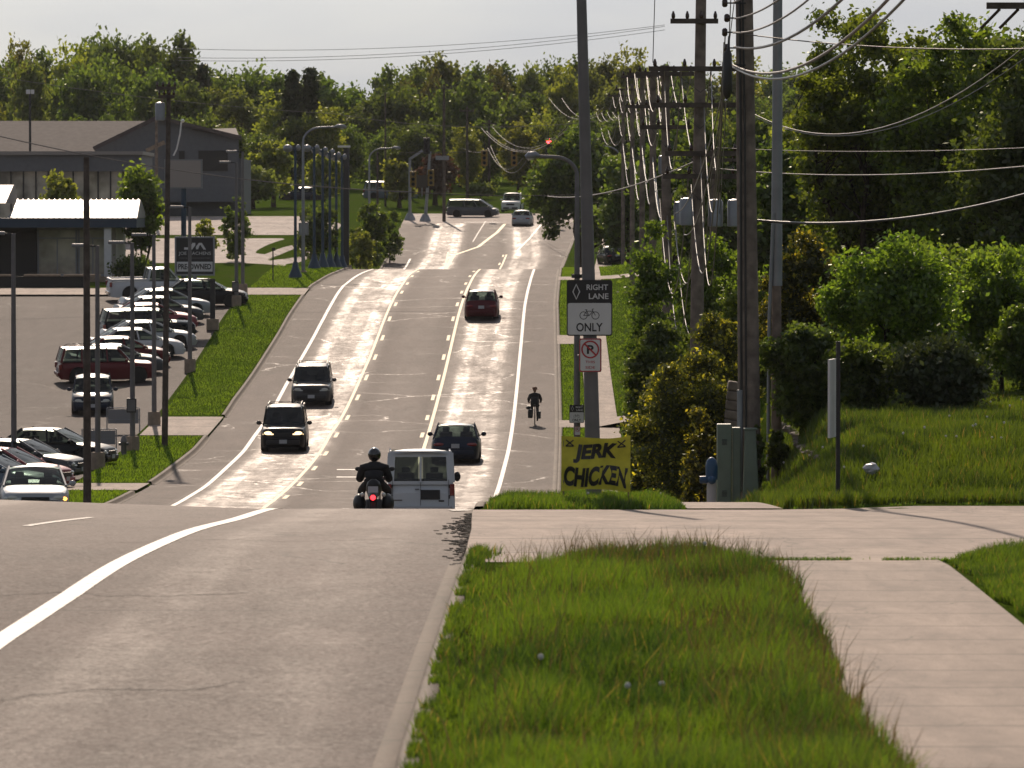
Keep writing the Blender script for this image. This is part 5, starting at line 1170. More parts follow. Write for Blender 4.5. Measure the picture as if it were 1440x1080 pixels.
# blank cabinet sign on blue pole
D = 322; g = G((258.5 - 720) / FPX * D, D, .05); sg = thing('blank_sign', g, 'blank whitish cabinet sign on a blue pole behind the framed dealer sign', 'sign'); z0 = P(0, 265, D).z - g.z; z1 = P(0, 224, D).z - g.z
MB().tube((0, 0, 0), (0, 0, z1 - .2), .16).build('pole', M['blue'], sg); MB().box((0, -.2, (z0 + z1) / 2), (px(D, 53), .25, z1 - z0)).build('frame', M['signgrey'], sg); MB().box((0, -.335, (z0 + z1) / 2), (px(D, 49), .02, z1 - z0 - .15)).build('face', mat('faded sign face', (.34, .29, .27), .6), sg)
# blue lamp posts
for i, (x, yt, yb, D) in enumerate(((415.5, 206, 392, 322), (442, 206, 373, 341), (454, 209, 374, 345), (464, 212, 372, 349), (473, 216, 372, 353), (481, 219, 373, 357))):
    g = G((x - 720) / FPX * D, D, .08); h = P(0, yt, D).z - g.z
    lab = ['blue lamp post with round base standing apart at the left of its row', 'first blue lamp post of the tight row, left end', 'second blue lamp post of the tight row', 'middle blue lamp post of the tight row', 'fourth blue lamp post of the tight row', 'right-most blue lamp post of the tight row'][i]
    r = thing('blue_lamp', g, lab, 'lamp post', 'blue lamp posts'); MB().path([(0, 0, .2), (0, 0, h)], [.10, .08], 10).build('pole', M['blue'], r, 60)
    MB().lathe([(.42, -.2), (.40, .15), (.22, .55), (.14, .95)], 12).build('base', M['blue'], r, 40); MB().path([(0, 0, h - .3), (-.25, 0, h - .02), (-.45, 0, h)], .05, 8).build('arm', M['blue'], r)
    MB().ball((-.45, 0, h - .12), (.30, .26, .24), 12).build('lamp_head', M['galv'], r, 80); MB().ball((.18, 0, h - .08), (.16, .16, .2), 10).build('lamp_head', M['galv'], r, 80)
D = 362; g = G((487 - 720) / FPX * D, D, .08); h = P(0, 208, D).z - g.z; r = thing('dark_pylon', g, 'thick dark pylon right of the blue lamp posts', 'pylon'); MB().box((0, 0, h / 2), (.38, .38, h)).build('column', M['dark'], r); MB().box((0, 0, .2), (.7, .7, .4)).build('base', M['block'], r)
D = 378; g = G((490 - 720) / FPX * D, D, .08); h = P(0, 206, D).z - g.z; r = thing('lot_lamp', g, 'thin lamp post with flat head right behind the dark pylon', 'lamp post'); MB().tube((0, 0, 0), (0, 0, h), .07).build('pole', M['galv'], r); MB().box((-.3, 0, h), (.9, .35, .14)).build('lamp_head', M['white'], r)
D = 334; g = P(427, 322, D); r = thing('utility_box', g, 'pale meter box on the post beside the blue lamp posts', 'box'); MB().box((0, 0, 0), (px(D, 14), .25, px(D, 18))).build('housing', M['signgrey'], r, bevel=.02); MB().box((0, -.13, 0), (px(D, 11), .01, px(D, 14))).build('door', M['galv'], r)
# ---------------------------------------------------------------- utility poles (along the right side, and others)
def wood_pole(x, D, ztop, r0, label, arms=(), trans=(), lean=0, mt='wood', group='utility poles', rt=None, zoff=.05, X=None):
    X = (x - 720) / FPX * D if X is None else X; g = G(X, D, zoff); r = thing('utility_pole', g, label, 'utility pole', group); h = ztop - g.z; rt = rt or r0 * .68
    MB().path([(0, 0, -.3), (lean * .5, 0, h * .5), (lean, 0, h)], [r0, (r0 + rt) / 2, rt], 14).build('pole', M[mt], r, 60)
    for z, xl, xr, sk in arms:
        zz = z - g.z; lx = lean * zz / h; a = MB().box((lx + (xl + xr) / 2, -rt - .05, zz), (xr - xl, .10, .13)); ao = a.build('crossarm', M['darkwood'], r)
        if xr - xl > 1.4:
            for s in (xl * .55, xr * .55): MB().bar((lx + s, -rt - .12, zz - .05), (lx, -rt - .06, zz - .62), .035, .012).build('brace', M['dark'], r)
        for k in range(4): xx = lx + xl + (xr - xl) * (.06 + .88 * k / 3); MB().lathe([(.03, .06), (.05, .10), (.05, .17), (.035, .21), (.02, .26)], 8, (xx, -rt - .05, zz)).build('insulator', M['darkglaze'], ao, 50)
    for z, dx in trans:
        zz = z - g.z; t = MB().lathe([(.08, -.36), (.19, -.34), (.20, .28), (.17, .35), (.05, .38)], 14, (dx + lean * zz / h, -.05, zz)).build('transformer', M['galv'], r, 40)
        MB().lathe([(.03, .37), (.05, .42), (.03, .56)], 8, (dx + lean * zz / h + .08, -.05, zz)).build('bushing', M['block'], t, 50)
    return r
M['darkglaze'] = mat('brown glazed insulator', (.05, .025, .018), .2)
def zp(y, D): return P(0, y, D).z
A = wood_pole(1056, 105, zp(-150, 105), .235, 'biggest wooden utility pole with cable risers, right of the green cabinets', lean=px(105, -12), trans=(), arms=((zp(-60, 105), -1.2, 1.2, 0),), mt='wood')
hA = zp(-150, 105) - A.location.z
MB().path([(-.19, -.16, 1.6), (-.21, -.16, hA * .6), (-.25, -.14, hA * .95)], .028, 8).build('riser_cable', M['cable'], A); MB().path([(-.10, -.22, 1.6), (-.13, -.2, hA * .6), (-.2, -.17, hA * .95)], .022, 8).build('riser_cable', M['cable'], A)
MB().path([(-.22, -.17, .6), (-.22, -.17, 2.6)], .06, 10).build('conduit', M['galv'], A)
Bp = thing('steel_pole', G((1092 - 720) / FPX * 106.5, 106.5, .05), 'slim pale steel pole on a brown wooden stub right of the biggest wooden pole', 'pole'); zt = zp(402, 106.5) - Bp.location.z
MB().path([(0, 0, -.2), (.0, 0, zt)], [.105, .095], 12).build('stub', M['wood'], Bp, 60); MB().path([(0, 0, zt), (.02, 0, zp(-150, 106.5) - Bp.location.z)], [.115, .085], 12).build('shaft', M['galv'], Bp, 60)
MB().path([(-.17, -.05, 0), (-.15, -.08, 3.2), (-.07, -.11, zp(300, 106.5) - Bp.location.z)], .035, 8).build('conduit', M['galv'], Bp)
zc_ = zp
C_ = wood_pole(977, 140, zp(-60, 140), .20, 'wooden utility pole with wide dark crossarms, left of the biggest pole', lean=px(140, 9), arms=((zp(30, 140), -.8, .45, 0), (zp(97, 140), -1.35, 1.3, 0), (zp(148, 140), -1.25, 1.2, 0), (zp(216, 140), -.9, 1.05, 0), (zp(248, 140), -.95, 1.0, 0)), trans=((zp(300, 140), .45), (zp(300, 140), .95), (zp(298, 140), -.3)))
Dq = wood_pole(941, 166, zp(92, 166), .19, 'second wooden utility pole of the row with a small grey transformer', lean=px(166, -6), arms=((zp(104, 166), -.9, .9, 0), (zp(179, 166), -.8, .8, 0)), trans=((zp(300, 166), .42),))
wood_pole(918, 205, zp(95, 205), .17, 'third wooden utility pole of the row above the tall narrow evergreen', arms=((zp(105, 205), -1.0, 1.0, 0), (zp(150, 205), -.9, .9, 0)), trans=((zp(232, 205), .4),))
wood_pole(903, 250, zp(100, 250), .16, 'fourth wooden utility pole of the row', arms=((zp(108, 250), -1.0, 1.0, 0), (zp(150, 250), -.8, .8, 0)))
wood_pole(889, 300, zp(118, 300), .16, 'fifth wooden utility pole of the row before the big dark tree', arms=((zp(126, 300), -1.0, 1.0, 0),))
wood_pole(876, 370, zp(128, 370), .15, 'farthest wooden utility pole of the right-hand row', arms=((zp(135, 370), -1.1, 1.1, 0),))
wood_pole(1003, 190, zp(210, 190), .16, 'short wooden pole right of the one with wide crossarms', arms=((zp(225, 190), -.8, .8, 0),))
wood_pole(122, 152, zp(221, 152), .12, 'tall plain brown pole at the left, in front of the red car', mt='darkwood', group=None)
wood_pole(231, 212, zp(118, 212), .13, 'slim tall wooden pole with a tangle of fittings at its top, by the left kerb', lean=px(212, 7), arms=((zp(124, 212), -.5, .3, 0), (zp(136, 212), -.4, .25, 0)), trans=((zp(157, 212), -.33),), mt='darkwood', group=None)
wood_pole(220.5, 440, zp(164, 440), .16, 'wooden pole in front of the grey gabled hall', group=None)
for x, D, yt, lb in ((624.5, 500, 118, 'dark wooden pole rising behind the traffic signal sign'), (657, 545, 150, 'wooden pole left of the clipped far hedge'), (688, 575, 168, 'wooden pole behind the far hedge'), (542, 535, 130, 'thin wooden pole behind the second street lamp'), (531, 470, 214, 'short dark pole beside the second street lamp')):
    wood_pole(x, D, zp(yt, D), .17 if x > 600 else .12, lb, arms=((zp(yt + 6, D), -.8, .8, 0),) if x > 550 else (), mt='darkwood', group=None)
# hardware on the big pole
q = thing('cable_splice', P(1023, 105, 104), 'long black cable splice hanging left of the biggest pole', 'cable fitting'); MB().path([(.03, 0, .75), (.02, 0, .5), (0, 0, .4), (0, 0, -.3), (-.01, 0, -.42), (-.02, 0, -.48)], [.02, .03, .09, .10, .07, .015], 10).build('sleeve', M['cable'], q, 60); MB().ball((-.03, 0, -.5), .028, 8).build('cap', M['chrome'], q)
for i, y in enumerate((5, 26, 46, 68, 92)):
    z = zp(y, 105) - A.location.z
    MB().lathe([(.03, -.08), (.055, -.05), (.055, .05), (.03, .08)], 8, (px(105, -26 - 12 + (i % 2) * 3), -.25, z)).build('insulator', M['darkglaze'], A, 50); MB().bar((-.12, -.2, z), (px(105, -36), -.25, z), .03, .03).build('bracket', M['dark'], A)
# ---------------------------------------------------------------- wires
def wire(a, b, sag, r, label, mt='wire', group=None, n=24, name='power_line', cat='wire'):
    a, b = Vector(a), Vector(b); pts = [(a.lerp(b, t) - Vector((0, 0, 4 * sag * t * (1 - t)))) for t in np.linspace(0, 1, n + 1)]; o = a.copy()
    w_ = MB().path([p - o for p in pts], r, 5).build(name, M[mt], None, 80, o); return tag(w_, label, cat, group)
# spans from the biggest pole towards the viewer
for i, (y, dx, s) in enumerate(((4, 0, .75), (26, .1, .9), (46, .25, .95), (66, .5, 1.0), (92, .75, 1.15))):
    b = P(1031 + (i % 2) * 2, y, 104.7); e = Vector((5.05 + dx * .35, 52, b.z + 2.15 - .16 * i))
    wire(b, e, s, .018 + .007 * (i > 2), ['top', 'second', 'third', 'fourth', 'lowest'][i] + ' sagging cable looping right from the biggest pole to the picture top', 'wire' if i < 4 else 'wire', 'cables looping at the top right')
wire(P(1030, 94, 104.7), Vector((5.4, 52, P(0, 94, 104.7).z + 1.4)), 1.22, .022, 'brown twin of the lowest looping cable', 'cable', 'cables looping at the top right')
# spans along the row, pole to pole
ax_ = lambda x, y, D: P(x, y, D)
spans = []
for x0, y0, D0, x1, y1, D1, s, n_ in ((1014, 140, 105, 950, 300, 140, .5, 0), (1010, 180, 105, 962, 330, 140, .6, 1), (1018, 60, 105, 1000, 97, 140, 2.6, 2), (1020, 40, 105, 990, 148, 140, 3.2, 3), (1016, 100, 105, 972, 260, 140, 3.1, 4), (1018, 90, 105, 985, 216, 140, 3.9, 5),
    (935, 90, 140, 925, 105, 166, 1.5, 6), (1000, 95, 140, 958, 105, 166, 2.4, 7), (958, 95, 140, 934, 105, 166, 2.8, 8), (985, 300, 140, 948, 310, 166, 1.9, 9), (975, 290, 140, 938, 300, 166, 3.6, 10), (968, 250, 140, 928, 280, 166, 3.0, 11), (1000, 250, 140, 948, 280, 166, 4.2, 12)):
    wire(ax_(x0, y0, D0), ax_(x1, y1, D1), s, .014 if n_ < 6 else .017, ['cable strand hanging between the biggest pole and the pole with wide crossarms', 'pale sagging cable between the two nearest wooden poles of the row'][n_ >= 6], 'wire' if n_ not in (0, 1) else 'cable', ['strands left of the biggest pole', 'sagging cables behind the wide crossarms'][n_ >= 6])
chain = [(166, 941, 92), (205, 918, 95), (250, 903, 100), (300, 889, 118), (370, 876, 128), (450, 850, 150)]
rw = random.Random(8)
for (D0, x0, y0), (D1, x1, y1) in zip(chain[:-1], chain[1:]):
    for off, dz, s in ((-.7, 0, 1.1), (-.25, 0, 1.2), (.25, 0, 1.3), (.7, 0, 1.2), (-.3, -1.3, 1.5), (.3, -1.5, 1.6), (0, -3.2, 1.6), (.1, -3.8, 1.9)):
        a, b = P(x0, y0 + 8, D0) + Vector((off, 0, dz)), P(x1, y1 + 8, D1) + Vector((off, 0, dz)); wire(a, b, s * rw.uniform(.8, 1.15), .017 if dz > -3 else .026, 'pale sagging line running from pole to pole down the right-hand row', 'wire', 'sagging lines of the right-hand pole row')
# crossing lines
wl = [((-20, 187, 300), (575, 270, 300), .6, .030, 'wire', 'bright line crossing the view from the left edge to the street lamp'), ((575, 270, 300), (985, 262, 300), .35, .024, 'cable', 'dark line continuing across the road beneath the red signal'),
      ((770, 276, 230), (975, 228, 141), .35, .022, 'wire', 'service line running from the big dark tree up to the wide crossarms'), ((-20, 105, 560), (470, 160, 560), .5, .03, 'wire', 'faint line in front of the wood at the left'), ((470, 160, 560), (880, 165, 560), 1.2, .03, 'wire', 'faint line in front of the wood in the middle'),
      ((235, 68, 420), (935, 35, 420), .8, .020, 'signgrey', 'upper thin line against the pale sky'), ((250, 81, 420), (935, 37, 420), .8, .020, 'signgrey', 'middle thin line against the pale sky'), ((250, 85, 425), (935, 42, 425), .8, .020, 'signgrey', 'lower thin line against the pale sky'),
      ((1040, 148, 140), (1450, 58, 100), 1.2, .014, 'wire', 'pale line curving up to the right from the wide crossarms'), ((1040, 152, 140), (1450, 75, 100), 1.1, .010, 'wire', 'second pale line curving up to the right just below the first'), ((1000, 236, 140), (1460, 232, 110), .2, .014, 'wire', 'level pale line before the tall green trees'),
      ((1066, 310, 105), (1460, 268, 95), .25, .026, 'cable', 'thick black cable crossing the trees at the right'), ((1040, 47, 105), (1460, 68, 95), .12, .012, 'wire', 'bright thin line across the upper tree crowns'), ((1000, 207, 140), (1460, 207, 110), .1, .008, 'wire', 'hair-thin level line before the tall green trees'),
      ((1180, 362, 130), (1245, 348, 130), .05, .012, 'wire', 'short bright line end among the bushes'), ((921, -10, 139), (918, 88, 139.5), 0, .012, 'cable', 'thin dark drop wire above the wide crossarm'), ((1028, -10, 105), (1012, 300, 139), .3, .012, 'cable', 'straight guy wire left of the biggest pole'), ((1034, -10, 105), (988, 330, 139), .2, .010, 'cable', 'second straight guy wire left of the biggest pole')]
for a, b, s, r, m_, lb in wl: wire(P(*a), P(*b), s, r, lb, m_)
for i, (a, b, s) in enumerate((((677, 180, 520), (800, 178, 430), 2.2), ((684, 184, 520), (800, 180, 430), 1.9), ((692, 178, 520), (805, 168, 430), 2.2), ((686, 208, 560), (735, 222, 500), 1.6), ((690, 205, 560), (740, 226, 500), 1.9), ((650, 208, 560), (690, 210, 540), .4), ((772, 138, 480), (850, 150, 420), 1.4), ((790, 138, 480), (850, 155, 420), 1.2))):
    wire(P(*a), P(*b), s, .02, 'pale sagging line over the far crossing', 'wire', 'sagging lines over the far crossing')
g = P(1440, 8, 100); q = thing('crossarm', g, 'wooden crossarm with strings of insulators at the top right corner', 'crossarm'); MB().box((-.05, 0, 0), (1.3, .12, .12)).build('beam', M['darkwood'], q)
for s in (-.45, -.1): MB().path([(s, 0, -.06), (s - .35, .1, -.42)], .03, 8).build('insulator', M['darkglaze'], q)
# ---------------------------------------------------------------- cabinets, hydrant, lawn sign, stones, wall
g = G((1033 - 720) / FPX * 104, 104); zt = P(0, 596, 104).z - g.z; cb = thing('utility_cabinet', (g.x, 104, g.z), 'pale green utility cabinet in front of the biggest pole, the left taller one', 'utility cabinet')
M['cab'] = mat('pale green cabinet', (.14, .18, .14), .5, noise=.12, nscale=4)
MB().box((-.20, 0, zt / 2 - .1), (.28, .3, zt + .2)).build('housing', M['cab'], cb, bevel=.015); MB().box((.04, .05, zt / 2 - .12), (.16, .3, zt + .1)).build('side_housing', M['cab'], cb, bevel=.015)
MB().box((-.20, -.157, zt * .45), (.24, .012, zt * .78)).build('door', M['cab'], cb, bevel=.004)
for z in (.3, .8):
    for k in range(5): MB().box((-.20, -.167, zt * z + k * .025), (.10, .008, .010)).build('louvre', M['dark'], cb)
cb2 = thing('utility_cabinet', (g.x + .30, 103.7, g.z), 'tapered grey-green pedestal box right beside the taller cabinet', 'utility cabinet'); z2 = P(0, 604, 103.7).z - g.z
MB().hexa([(-.17, -.15, -.2), (.21, -.15, -.2), (.21, .15, -.2), (-.17, .15, -.2), (-.11, -.1, z2), (.10, -.1, z2), (.10, .1, z2), (-.11, .1, z2)]).build('housing', M['cab'], cb2, bevel=.02); MB().box((0, 0, z2 + .01), (.26, .24, .04)).build('lid', M['cab'], cb2, bevel=.01)
g = G((1001 - 720) / FPX * 99, 99); zt = P(0, 643, 99).z - g.z; hy = thing('fire_hydrant', (g.x, 99, g.z), 'blue and white fire hydrant left of the green cabinets', 'hydrant')
hb = mat('hydrant blue', (.02, .07, .15), .45); hw_ = mat('hydrant white', (.4, .4, .42), .5)
MB().lathe([(.13, -.1), (.13, .05), (.09, .07), (.09, zt * .66)], 14).build('barrel', hw_, hy, 50); MB().lathe([(.11, zt * .62), (.115, zt * .84), (.09, zt * .95), (.03, zt)], 14).build('bonnet', hb, hy, 50)
rot = Matrix.Rotation(R(90), 3, 'Y'); MB().lathe([(.065, -.22), (.07, -.10), (.05, 0)], 10, (0, -.02, zt * .62), rot).build('nozzle_cap', hb, hy, 50); MB().lathe([(.08, 0), (.08, .10), (.03, .14)], 10, (0, -.08, zt * .62), Matrix.Rotation(R(90), 3, 'X')).build('nozzle_cap', hb, hy, 50)
g = G((1178 - 720) / FPX * 84, 84, .0); ls_ = thing('lawn_sign', g, 'narrow sign seen nearly edge-on, fixed to a dark post in the rough lawn', 'sign'); zt = P(0, 480, 84).z - g.z; zb_ = P(0, 615, 84).z - g.z; z_t = P(0, 505, 84).z - g.z
MB().box((.01, 0, zt / 2), (.065, .065, zt)).build('post', M['dark'], ls_); m_ = Matrix.Rotation(R(76), 3, 'Z') ; MB().box((-.09, -.03, (z_t + zb_) / 2), (.55, .03, z_t - zb_), m_).build('panel', M['white'], ls_)
stn = mat('field stone', (.20, .16, .13), .9, noise=.3, nscale=5, bump=.5, bscale=9)
rr = random.Random(2)
for k in range(15):
    t = k / 14; x, y = 1098 + 58 * t + 6 * math.sin(t * 7), 604 + 52 * t; X, D = hit(x, y, 84, 140)
    m_ = MB().ball((0, 0, 0), (rr.uniform(.10, .2), rr.uniform(.10, .2), rr.uniform(.04, .08)), 8); m_.v = [(a + rr.uniform(-.03, .03), b + rr.uniform(-.03, .03), c + rr.uniform(-.015, .015)) for a, b, c in m_.v]
    tag(m_.build('stone', stn, None, None, G(X, D, .12)), 'rough pale stone in the low row edging the lawn by the poles', 'stone', 'stones edging the lawn')
wl_ = thing('stone_wall', (P(1034, 0, 112).x, 112, P(0, 605, 112).z), 'short leaning stone retaining wall behind the conduit of the biggest pole', 'wall')
for k in range(5): MB().box((.02 * k - .02, 0, .12 + k * .2), (.42, .5, .19), Matrix.Rotation(R(8), 3, 'Y')).build('stone_course', stn, wl_, bevel=.03)
bw = MB()
for i in range(2): pass
# ---------------------------------------------------------------- buildings at the left
bz = lambda y, D: P(0, y, D).z
M['metalroof'] = mat('white standing seam roof', (.24, .225, .215), .55, metal=.0, spec=.3); M['bluefascia'] = mat('dark blue fascia', (.02, .045, .085), .5); M['stucco'] = mat('grey stucco', (.38, .36, .33), .8, noise=.1)
M['shade'] = mat('dark wall and shade', (.03, .03, .03), .8); M['greysiding'] = mat('grey siding', (.11, .12, .135), .7, noise=.08); M['shingle'] = mat('brown shingles', (.085, .070, .068), .9, noise=.25, nscale=2, bump=.3)
D = 318; bx = lambda x, D: (x - 720) / FPX * D
g = Vector((bx(100, D), D, bz(389, D))); A_ = thing('showroom', g, 'blue and glass showroom under a white standing-seam metal roof at the left', 'building')
X0, X1 = bx(-60, D) - g.x, bx(158, D) - g.x; e1 = bx(193, D) - g.x; zf0, zf1, zr1 = bz(320, D) - g.z, bz(307, D) - g.z, bz(281, D + 4) - g.z
MB().box(((X0 + X1) / 2, 7, zf0 / 2 - .5), (X1 - X0, 8, zf0 + 1)).build('wall', M['stucco'], A_)
MB().box(((X0 + e1) / 2, 5.2, (zf0 + zf1) / 2), (e1 - X0 + 0, 11.5, zf1 - zf0)).build('fascia', M['bluefascia'], A_)
rf = MB(); xL = bx(12, D) - g.x
rf.hexa([Vector(p) for p in ((xL, -.7, zf1 + .02), (e1 + .05, -.7, zf1 + .02), (e1 + .05, 8, zf1 + .02), (xL, 8, zf1 + .02), (xL + .25, 3.5, zr1), (e1 - .05, 3.5, zr1), (e1 - .05, 4.2, zr1), (xL + .25, 4.2, zr1))]); ro = rf.build('roof', M['metalroof'], A_)
for k in range(24):
    t = (k + .5) / 24; x = xL + .1 + (e1 - xL - .1) * t; MB().bar((x, -.7, zf1 + .05), (x, 3.5, zr1 + .03), .05, .05).build('seam', M['galv'], ro)
MB().hexa([Vector(p) for p in ((X0, -.6, zf1 + .9), (xL - .1, -.6, zf1 + .9), (xL - .1, 8, zf1 + .9), (X0, 8, zf1 + .9), (X0, 3.5, zr1 + .9), (xL, 3.5, zr1 + .9), (xL, 4.2, zr1 + .9), (X0, 4.2, zr1 + .9))]).build('side_roof', M['metalroof'], A_)
MB().box(((X0 + bx(46, D) - g.x) / 2, 2.8, zf0 / 2), (bx(46, D) - g.x - X0, .5, zf0)).build('recess_shade_slab', M['shade'], A_)  # solid near-black slab; the shade of a recess is put into its colour
for xa, xb in ((48, 102), (106, 145)):
    w = MB().box((bx((xa + xb) / 2, D) - g.x, 2.9, zf0 * .48), (px(D, xb - xa), .1, zf0 * .92)).build('window', M['shopglass'], A_)
    fr = MB(); a, b = bx(xa, D) - g.x, bx(xb, D) - g.x
    fr.box((a, 2.82, zf0 * .48), (.09, .1, zf0 * .94)); fr.box((b, 2.82, zf0 * .48), (.09, .1, zf0 * .94)); fr.box(((a + b) / 2, 2.82, zf0 * .78), (b - a, .1, .07)); fr.box(((a + b) / 2, 2.82, zf0 * .4), (.07, .1, zf0 * .75)); fr.box(((a + b) / 2, 2.82, .06), (b - a, .1, .12)); fr.build('frame', M['galv'], w)
MB().box((bx(152, D) - g.x, -.1, zf0 / 2), (.42, .42, zf0)).build('column', M['white'], A_); MB().box((bx(60, D) - g.x, 1, -.25), (px(D, 230), 6, .5)).build('step', M['block'], A_)
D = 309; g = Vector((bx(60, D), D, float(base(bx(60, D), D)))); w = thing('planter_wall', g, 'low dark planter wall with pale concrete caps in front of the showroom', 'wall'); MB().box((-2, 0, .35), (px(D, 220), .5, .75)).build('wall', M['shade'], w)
for x in (-8.5, -5.6, -2.8, 0, 2.3): MB().box((x, -.05, .78), (2.1, .6, .12)).build('cap', M['block'], w)
D = 388; g = Vector((bx(80, D), D, float(base(bx(80, D), D)))); B_ = thing('glass_showroom', g, 'long flat-roofed glass showroom with dark fascia behind the blue showroom', 'building')
x0, x1 = bx(-60, D) - g.x, bx(199, D) - g.x; za, zb_, zc = bz(241, D) - g.z, bz(218, D) - g.z, bz(213, D) - g.z
MB().box(((x0 + x1) / 2, 6, (za + zb_) / 2), (x1 - x0, 12, zb_ - za)).build('fascia', M['greysiding'], B_); MB().box(((x0 + x1) / 2 - .0, 5.9, (zb_ + zc) / 2 + .01), (x1 - x0 + .3, 12.6, zc - zb_)).build('roof_edge', M['metalroof'], B_)
MB().box(((x0 + x1) / 2 - .6, 6.6, za / 2), (x1 - x0 - 1.6, 11, za)).build('glass_wall', M['shopglass'], B_)
for k in range(14): xx = x0 + .2 + (x1 - x0 - 1.6) * k / 13; MB().box((xx, 1.05, za / 2), (.1, .12, za)).build('mullion', M['dark'], B_)
MB().box((x1 - .5, .6, za / 2 + .5), (.3, .3, za + 1)).build('column', M['dark'], B_)
D = 470; g = Vector((bx(200, D), D, float(base(bx(200, D), D)))); C3 = thing('gabled_hall', g, 'big grey hall with brown shingle roof and gabled wing below the wood', 'building')
f_ = lambda x, y, dy=0: Vector((bx(x, D + dy) - g.x, dy, bz(y, D + dy) - g.z))
MB().box(((f_(-80, 0).x + f_(336, 0).x) / 2, 13, bz(222, D) / 2 - g.z / 2), (f_(336, 0).x - f_(-80, 0).x, 18, bz(222, D) - g.z)).build('wall', M['greysiding'], C3)
MB().add([f_(-80, 222, 3), f_(150, 222, 3), f_(225, 170, 13), f_(-80, 170, 13), f_(-80, 222, 24), f_(225, 222, 24)], [(0, 1, 2, 3), (3, 2, 5, 4), (0, 3, 4), (1, 5, 2)]).build('roof', M['shingle'], C3)
MB().add([f_(134, 208, 2), f_(336, 193, 2), f_(336, 284, 2), f_(134, 284, 2), f_(222, 168, 2), f_(134, 208, 8), f_(336, 193, 8), f_(336, 284, 8), f_(134, 284, 8), f_(222, 168, 8)], [(0, 3, 2, 1, 4), (5, 9, 6, 7, 8), (0, 4, 9, 5), (4, 1, 6, 9), (1, 2, 7, 6), (3, 0, 5, 8)]).build('gable_wing', M['greysiding'], C3)
MB().add([f_(222, 166, 1.4), f_(340, 193, 1.4), f_(340, 193, 18), f_(222, 166, 18), f_(268, 182, 1.2), f_(332, 180, 12), f_(338, 195, 1.2)], [(0, 1, 2, 3), (4, 6, 5)]).build('wing_roof', M['shingle'], C3)
MB().bar(f_(222, 165, 1.3), f_(132, 209, 1.3), .3, .35).build('barge_board', M['shingle'], C3); MB().bar(f_(222, 165, 1.3), f_(340, 194, 1.3), .3, .35).build('barge_board', M['shingle'], C3)
MB().bar(f_(206, 212, 1), f_(232, 200, 1), .2, .35).build('porch_roof', M['block'], C3); MB().box(tuple(f_(256, 225, 1.9)), (.5, .1, 1.6)).build('window', M['shade'], C3); MB().box(tuple(f_(300, 226, 1.9)), (2.6, .1, 1.8)).build('window', M['shade'], C3)
fl_ = thing('flood_lamp', G(bx(43, 395), 395, 0), 'thin mast with a bright white flood lamp above the glass showroom', 'lamp post'); h = bz(131, 395) - fl_.location.z; MB().tube((0, 0, 0), (0, 0, h), .09).build('mast', M['dark'], fl_); MB().box((-.12, -.1, h + .1), (.30, .3, .32)).build('lamp_head', M['white'], fl_); MB().box((.2, -.1, h + .1), (.22, .3, .32)).build('lamp_head', M['white'], fl_)
sw = thing('sign_lamp', P(255, 172, 400), 'curved white lamp arm above the blank sign', 'lamp'); MB().path([(0, 0, 0), (-.1, 0, -.9), (-.35, 0, -2.0), (-.6, 0, -2.5)], .06, 8).build('arm', M['white'], sw); MB().ball((.1, 0, .1), .15, 8).build('lamp_head', M['lens'], sw)
# ---------------------------------------------------------------- signals at the crossing
D = 500; M['redsig'] = mat('lit red signal', (.9, .02, .02), .3, emit=(1, .05, .06), es=9); M['yellowbox'] = mat('yellow signal housing', (.32, .20, .03), .5)
def mast(x, D, yt, lab, lean=0):
    g = G(bx(x, D), D, .0); r = thing('signal_mast', g, lab, 'signal mast', 'signal masts'); h = bz(yt, D) - g.z; MB().path([(0, 0, 0), (lean, 0, h)], [.17, .13], 10).build('mast', M['galv'], r); MB().lathe([(.55, -.1), (.5, .2), (.25, .7)], 10).build('base', M['galv'], r, 40); return r
m1 = mast(576.5, 503, 222, 'grey signal mast with an angled arm, left of the pair'); h = bz(222, 503) - m1.location.z; MB().bar((0, 0, h - .1), (1.2, 0, h + .7), .2, .25).build('angled_arm', M['galv'], m1)
m2 = mast(598, 500, 213, 'leaning grey signal mast, right of the pair', px(500, 7)); 
def signal(x, y, D, lab, lit=False, mt='dark'):
    r = thing('traffic_light', P(x, y, D), lab, 'traffic light'); r.scale = (1.3,) * 3; MB().box((0, 0, 0), (.46, .22, 1.16)).build('housing', M[mt], r, bevel=.03)
    for k, m_ in enumerate((M['redsig'] if lit else M['ink'], M['ink'], M['ink'])): le = MB().ball((0, -.12, .36 - .36 * k), (.165 if lit and k == 0 else .12, .05, .165 if lit and k == 0 else .12), 12).build('lens', m_, r, 80); MB().path([(0, -.10, .36 - .36 * k), (0, -.30, .36 - .36 * k)], [.16, .15], 12, False).build('visor', M['dark'], le)
    MB().tube((0, 0, .55), (0, 0, 1.2), .03).build('hanger', M['dark'], r); return r
signal(771.5, 206, 492, 'hanging traffic light showing red above the right lane', True); signal(600, 205, 499, 'dark traffic light on top of the leaning mast'); signal(581, 252, 496, 'yellow-edged signal head left of the dark cabinet', mt='yellowbox'); signal(606, 250, 496, 'yellow-edged signal head right of the dark cabinet', mt='yellowbox')
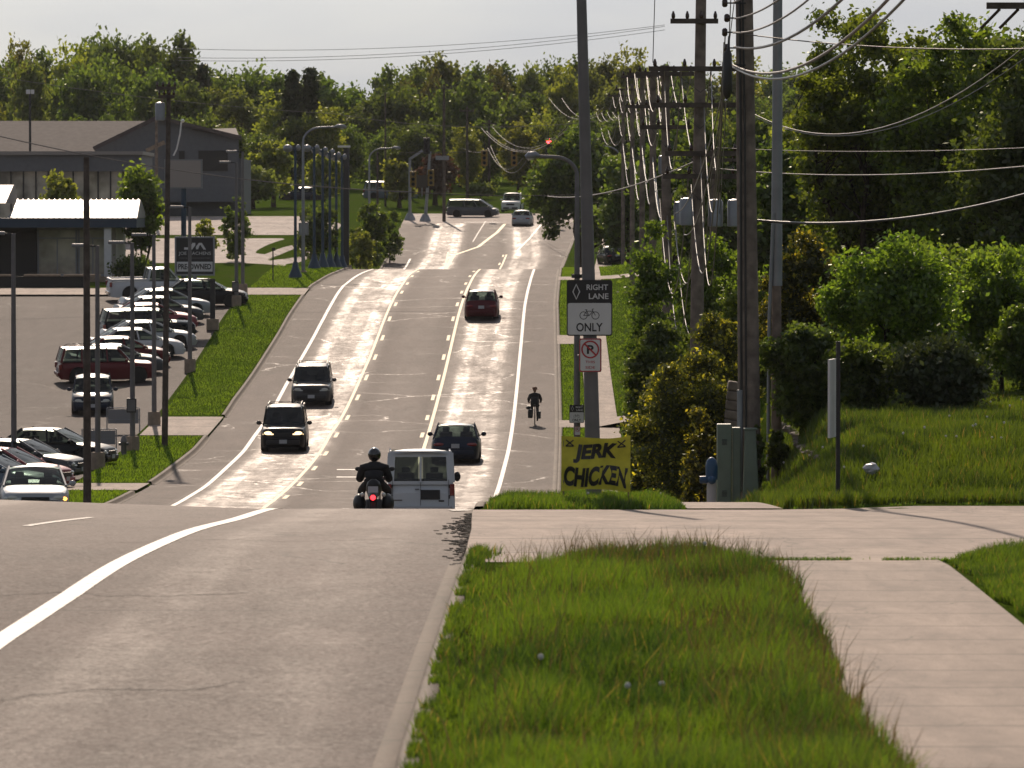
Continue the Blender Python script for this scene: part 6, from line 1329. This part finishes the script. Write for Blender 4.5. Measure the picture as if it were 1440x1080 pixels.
signal(681, 222, 505, 'yellowish hanging signal head over the far middle lane', mt='yellowbox'); signal(723, 222, 505, 'yellowish hanging signal head right of the other far one', mt='yellowbox')
q = thing('signal_cabinet', P(593.5, 255, 498), 'black panel fixed between the two yellow-edged signal heads', 'panel'); MB().box((0, 0, 0), (px(498, 18), .1, px(498, 18))).build('board', M['dark'], q); MB().box((0, .08, -.6), (.1, .1, 1.6)).build('post', M['galv'], q)
q = thing('street_sign', P(622, 222, 498), 'pale street name sign on the span wire at the crossing', 'sign'); MB().box((0, 0, 0), (px(498, 19), .04, px(498, 6))).build('panel', M['galv'], q); MB().tube((0, 0, .1), (0, 0, .8), .03).build('hanger', M['dark'], q)
wire(P(560, 214, 500), P(900, 196, 500), .4, .02, 'span wire carrying the signals across the far crossing', 'cable')
# guard rail far left of the cross street
D = 430
for lb, x, w_ in (('mailbox-like small post sign by the left driveway', 384, 5),):
    g = G(bx(x, 318), 318, .05); q = thing('small_post', g, lb, 'post'); MB().tube((0, 0, 0), (0, 0, 1.9), .04).build('post', M['dark'], q); MB().box((.04, 0, 1.9), (.2, .15, .18)).build('box', M['dark'], q)
g = G(bx(189, 212), 206, .05); q = thing('fire_hydrant', g, 'small grey hydrant at the foot of the lot lamp post by the driveway', 'hydrant'); MB().lathe([(.15, -.1), (.15, .05), (.11, .07), (.11, .5), (.13, .52), (.10, .68), (.03, .78)], 12).build('barrel', M['steel'], q, 50); MB().lathe([(.06, -.2), (.06, .2)], 8, (0, 0, .45), Matrix.Rotation(R(90), 3, 'Y')).build('nozzle', M['steel'], q, 50)

# ---------------------------------------------------------------- thin evening haze
HZ = bpy.data.materials.new('thin haze'); HZ.use_nodes = True; n_ = HZ.node_tree; n_.nodes.clear(); o_ = n_.nodes.new('ShaderNodeOutputMaterial'); v_ = n_.nodes.new('ShaderNodeVolumePrincipled')
v_.inputs['Color'].default_value = (.92, .93, .95, 1); v_.inputs['Density'].default_value = .00004; v_.inputs['Anisotropy'].default_value = .2; n_.links.new(v_.outputs[0], o_.inputs['Volume'])
tag(MB().box((0, 1970, 16), (1860, 4100, 56)).build('haze', HZ), kind='stuff')
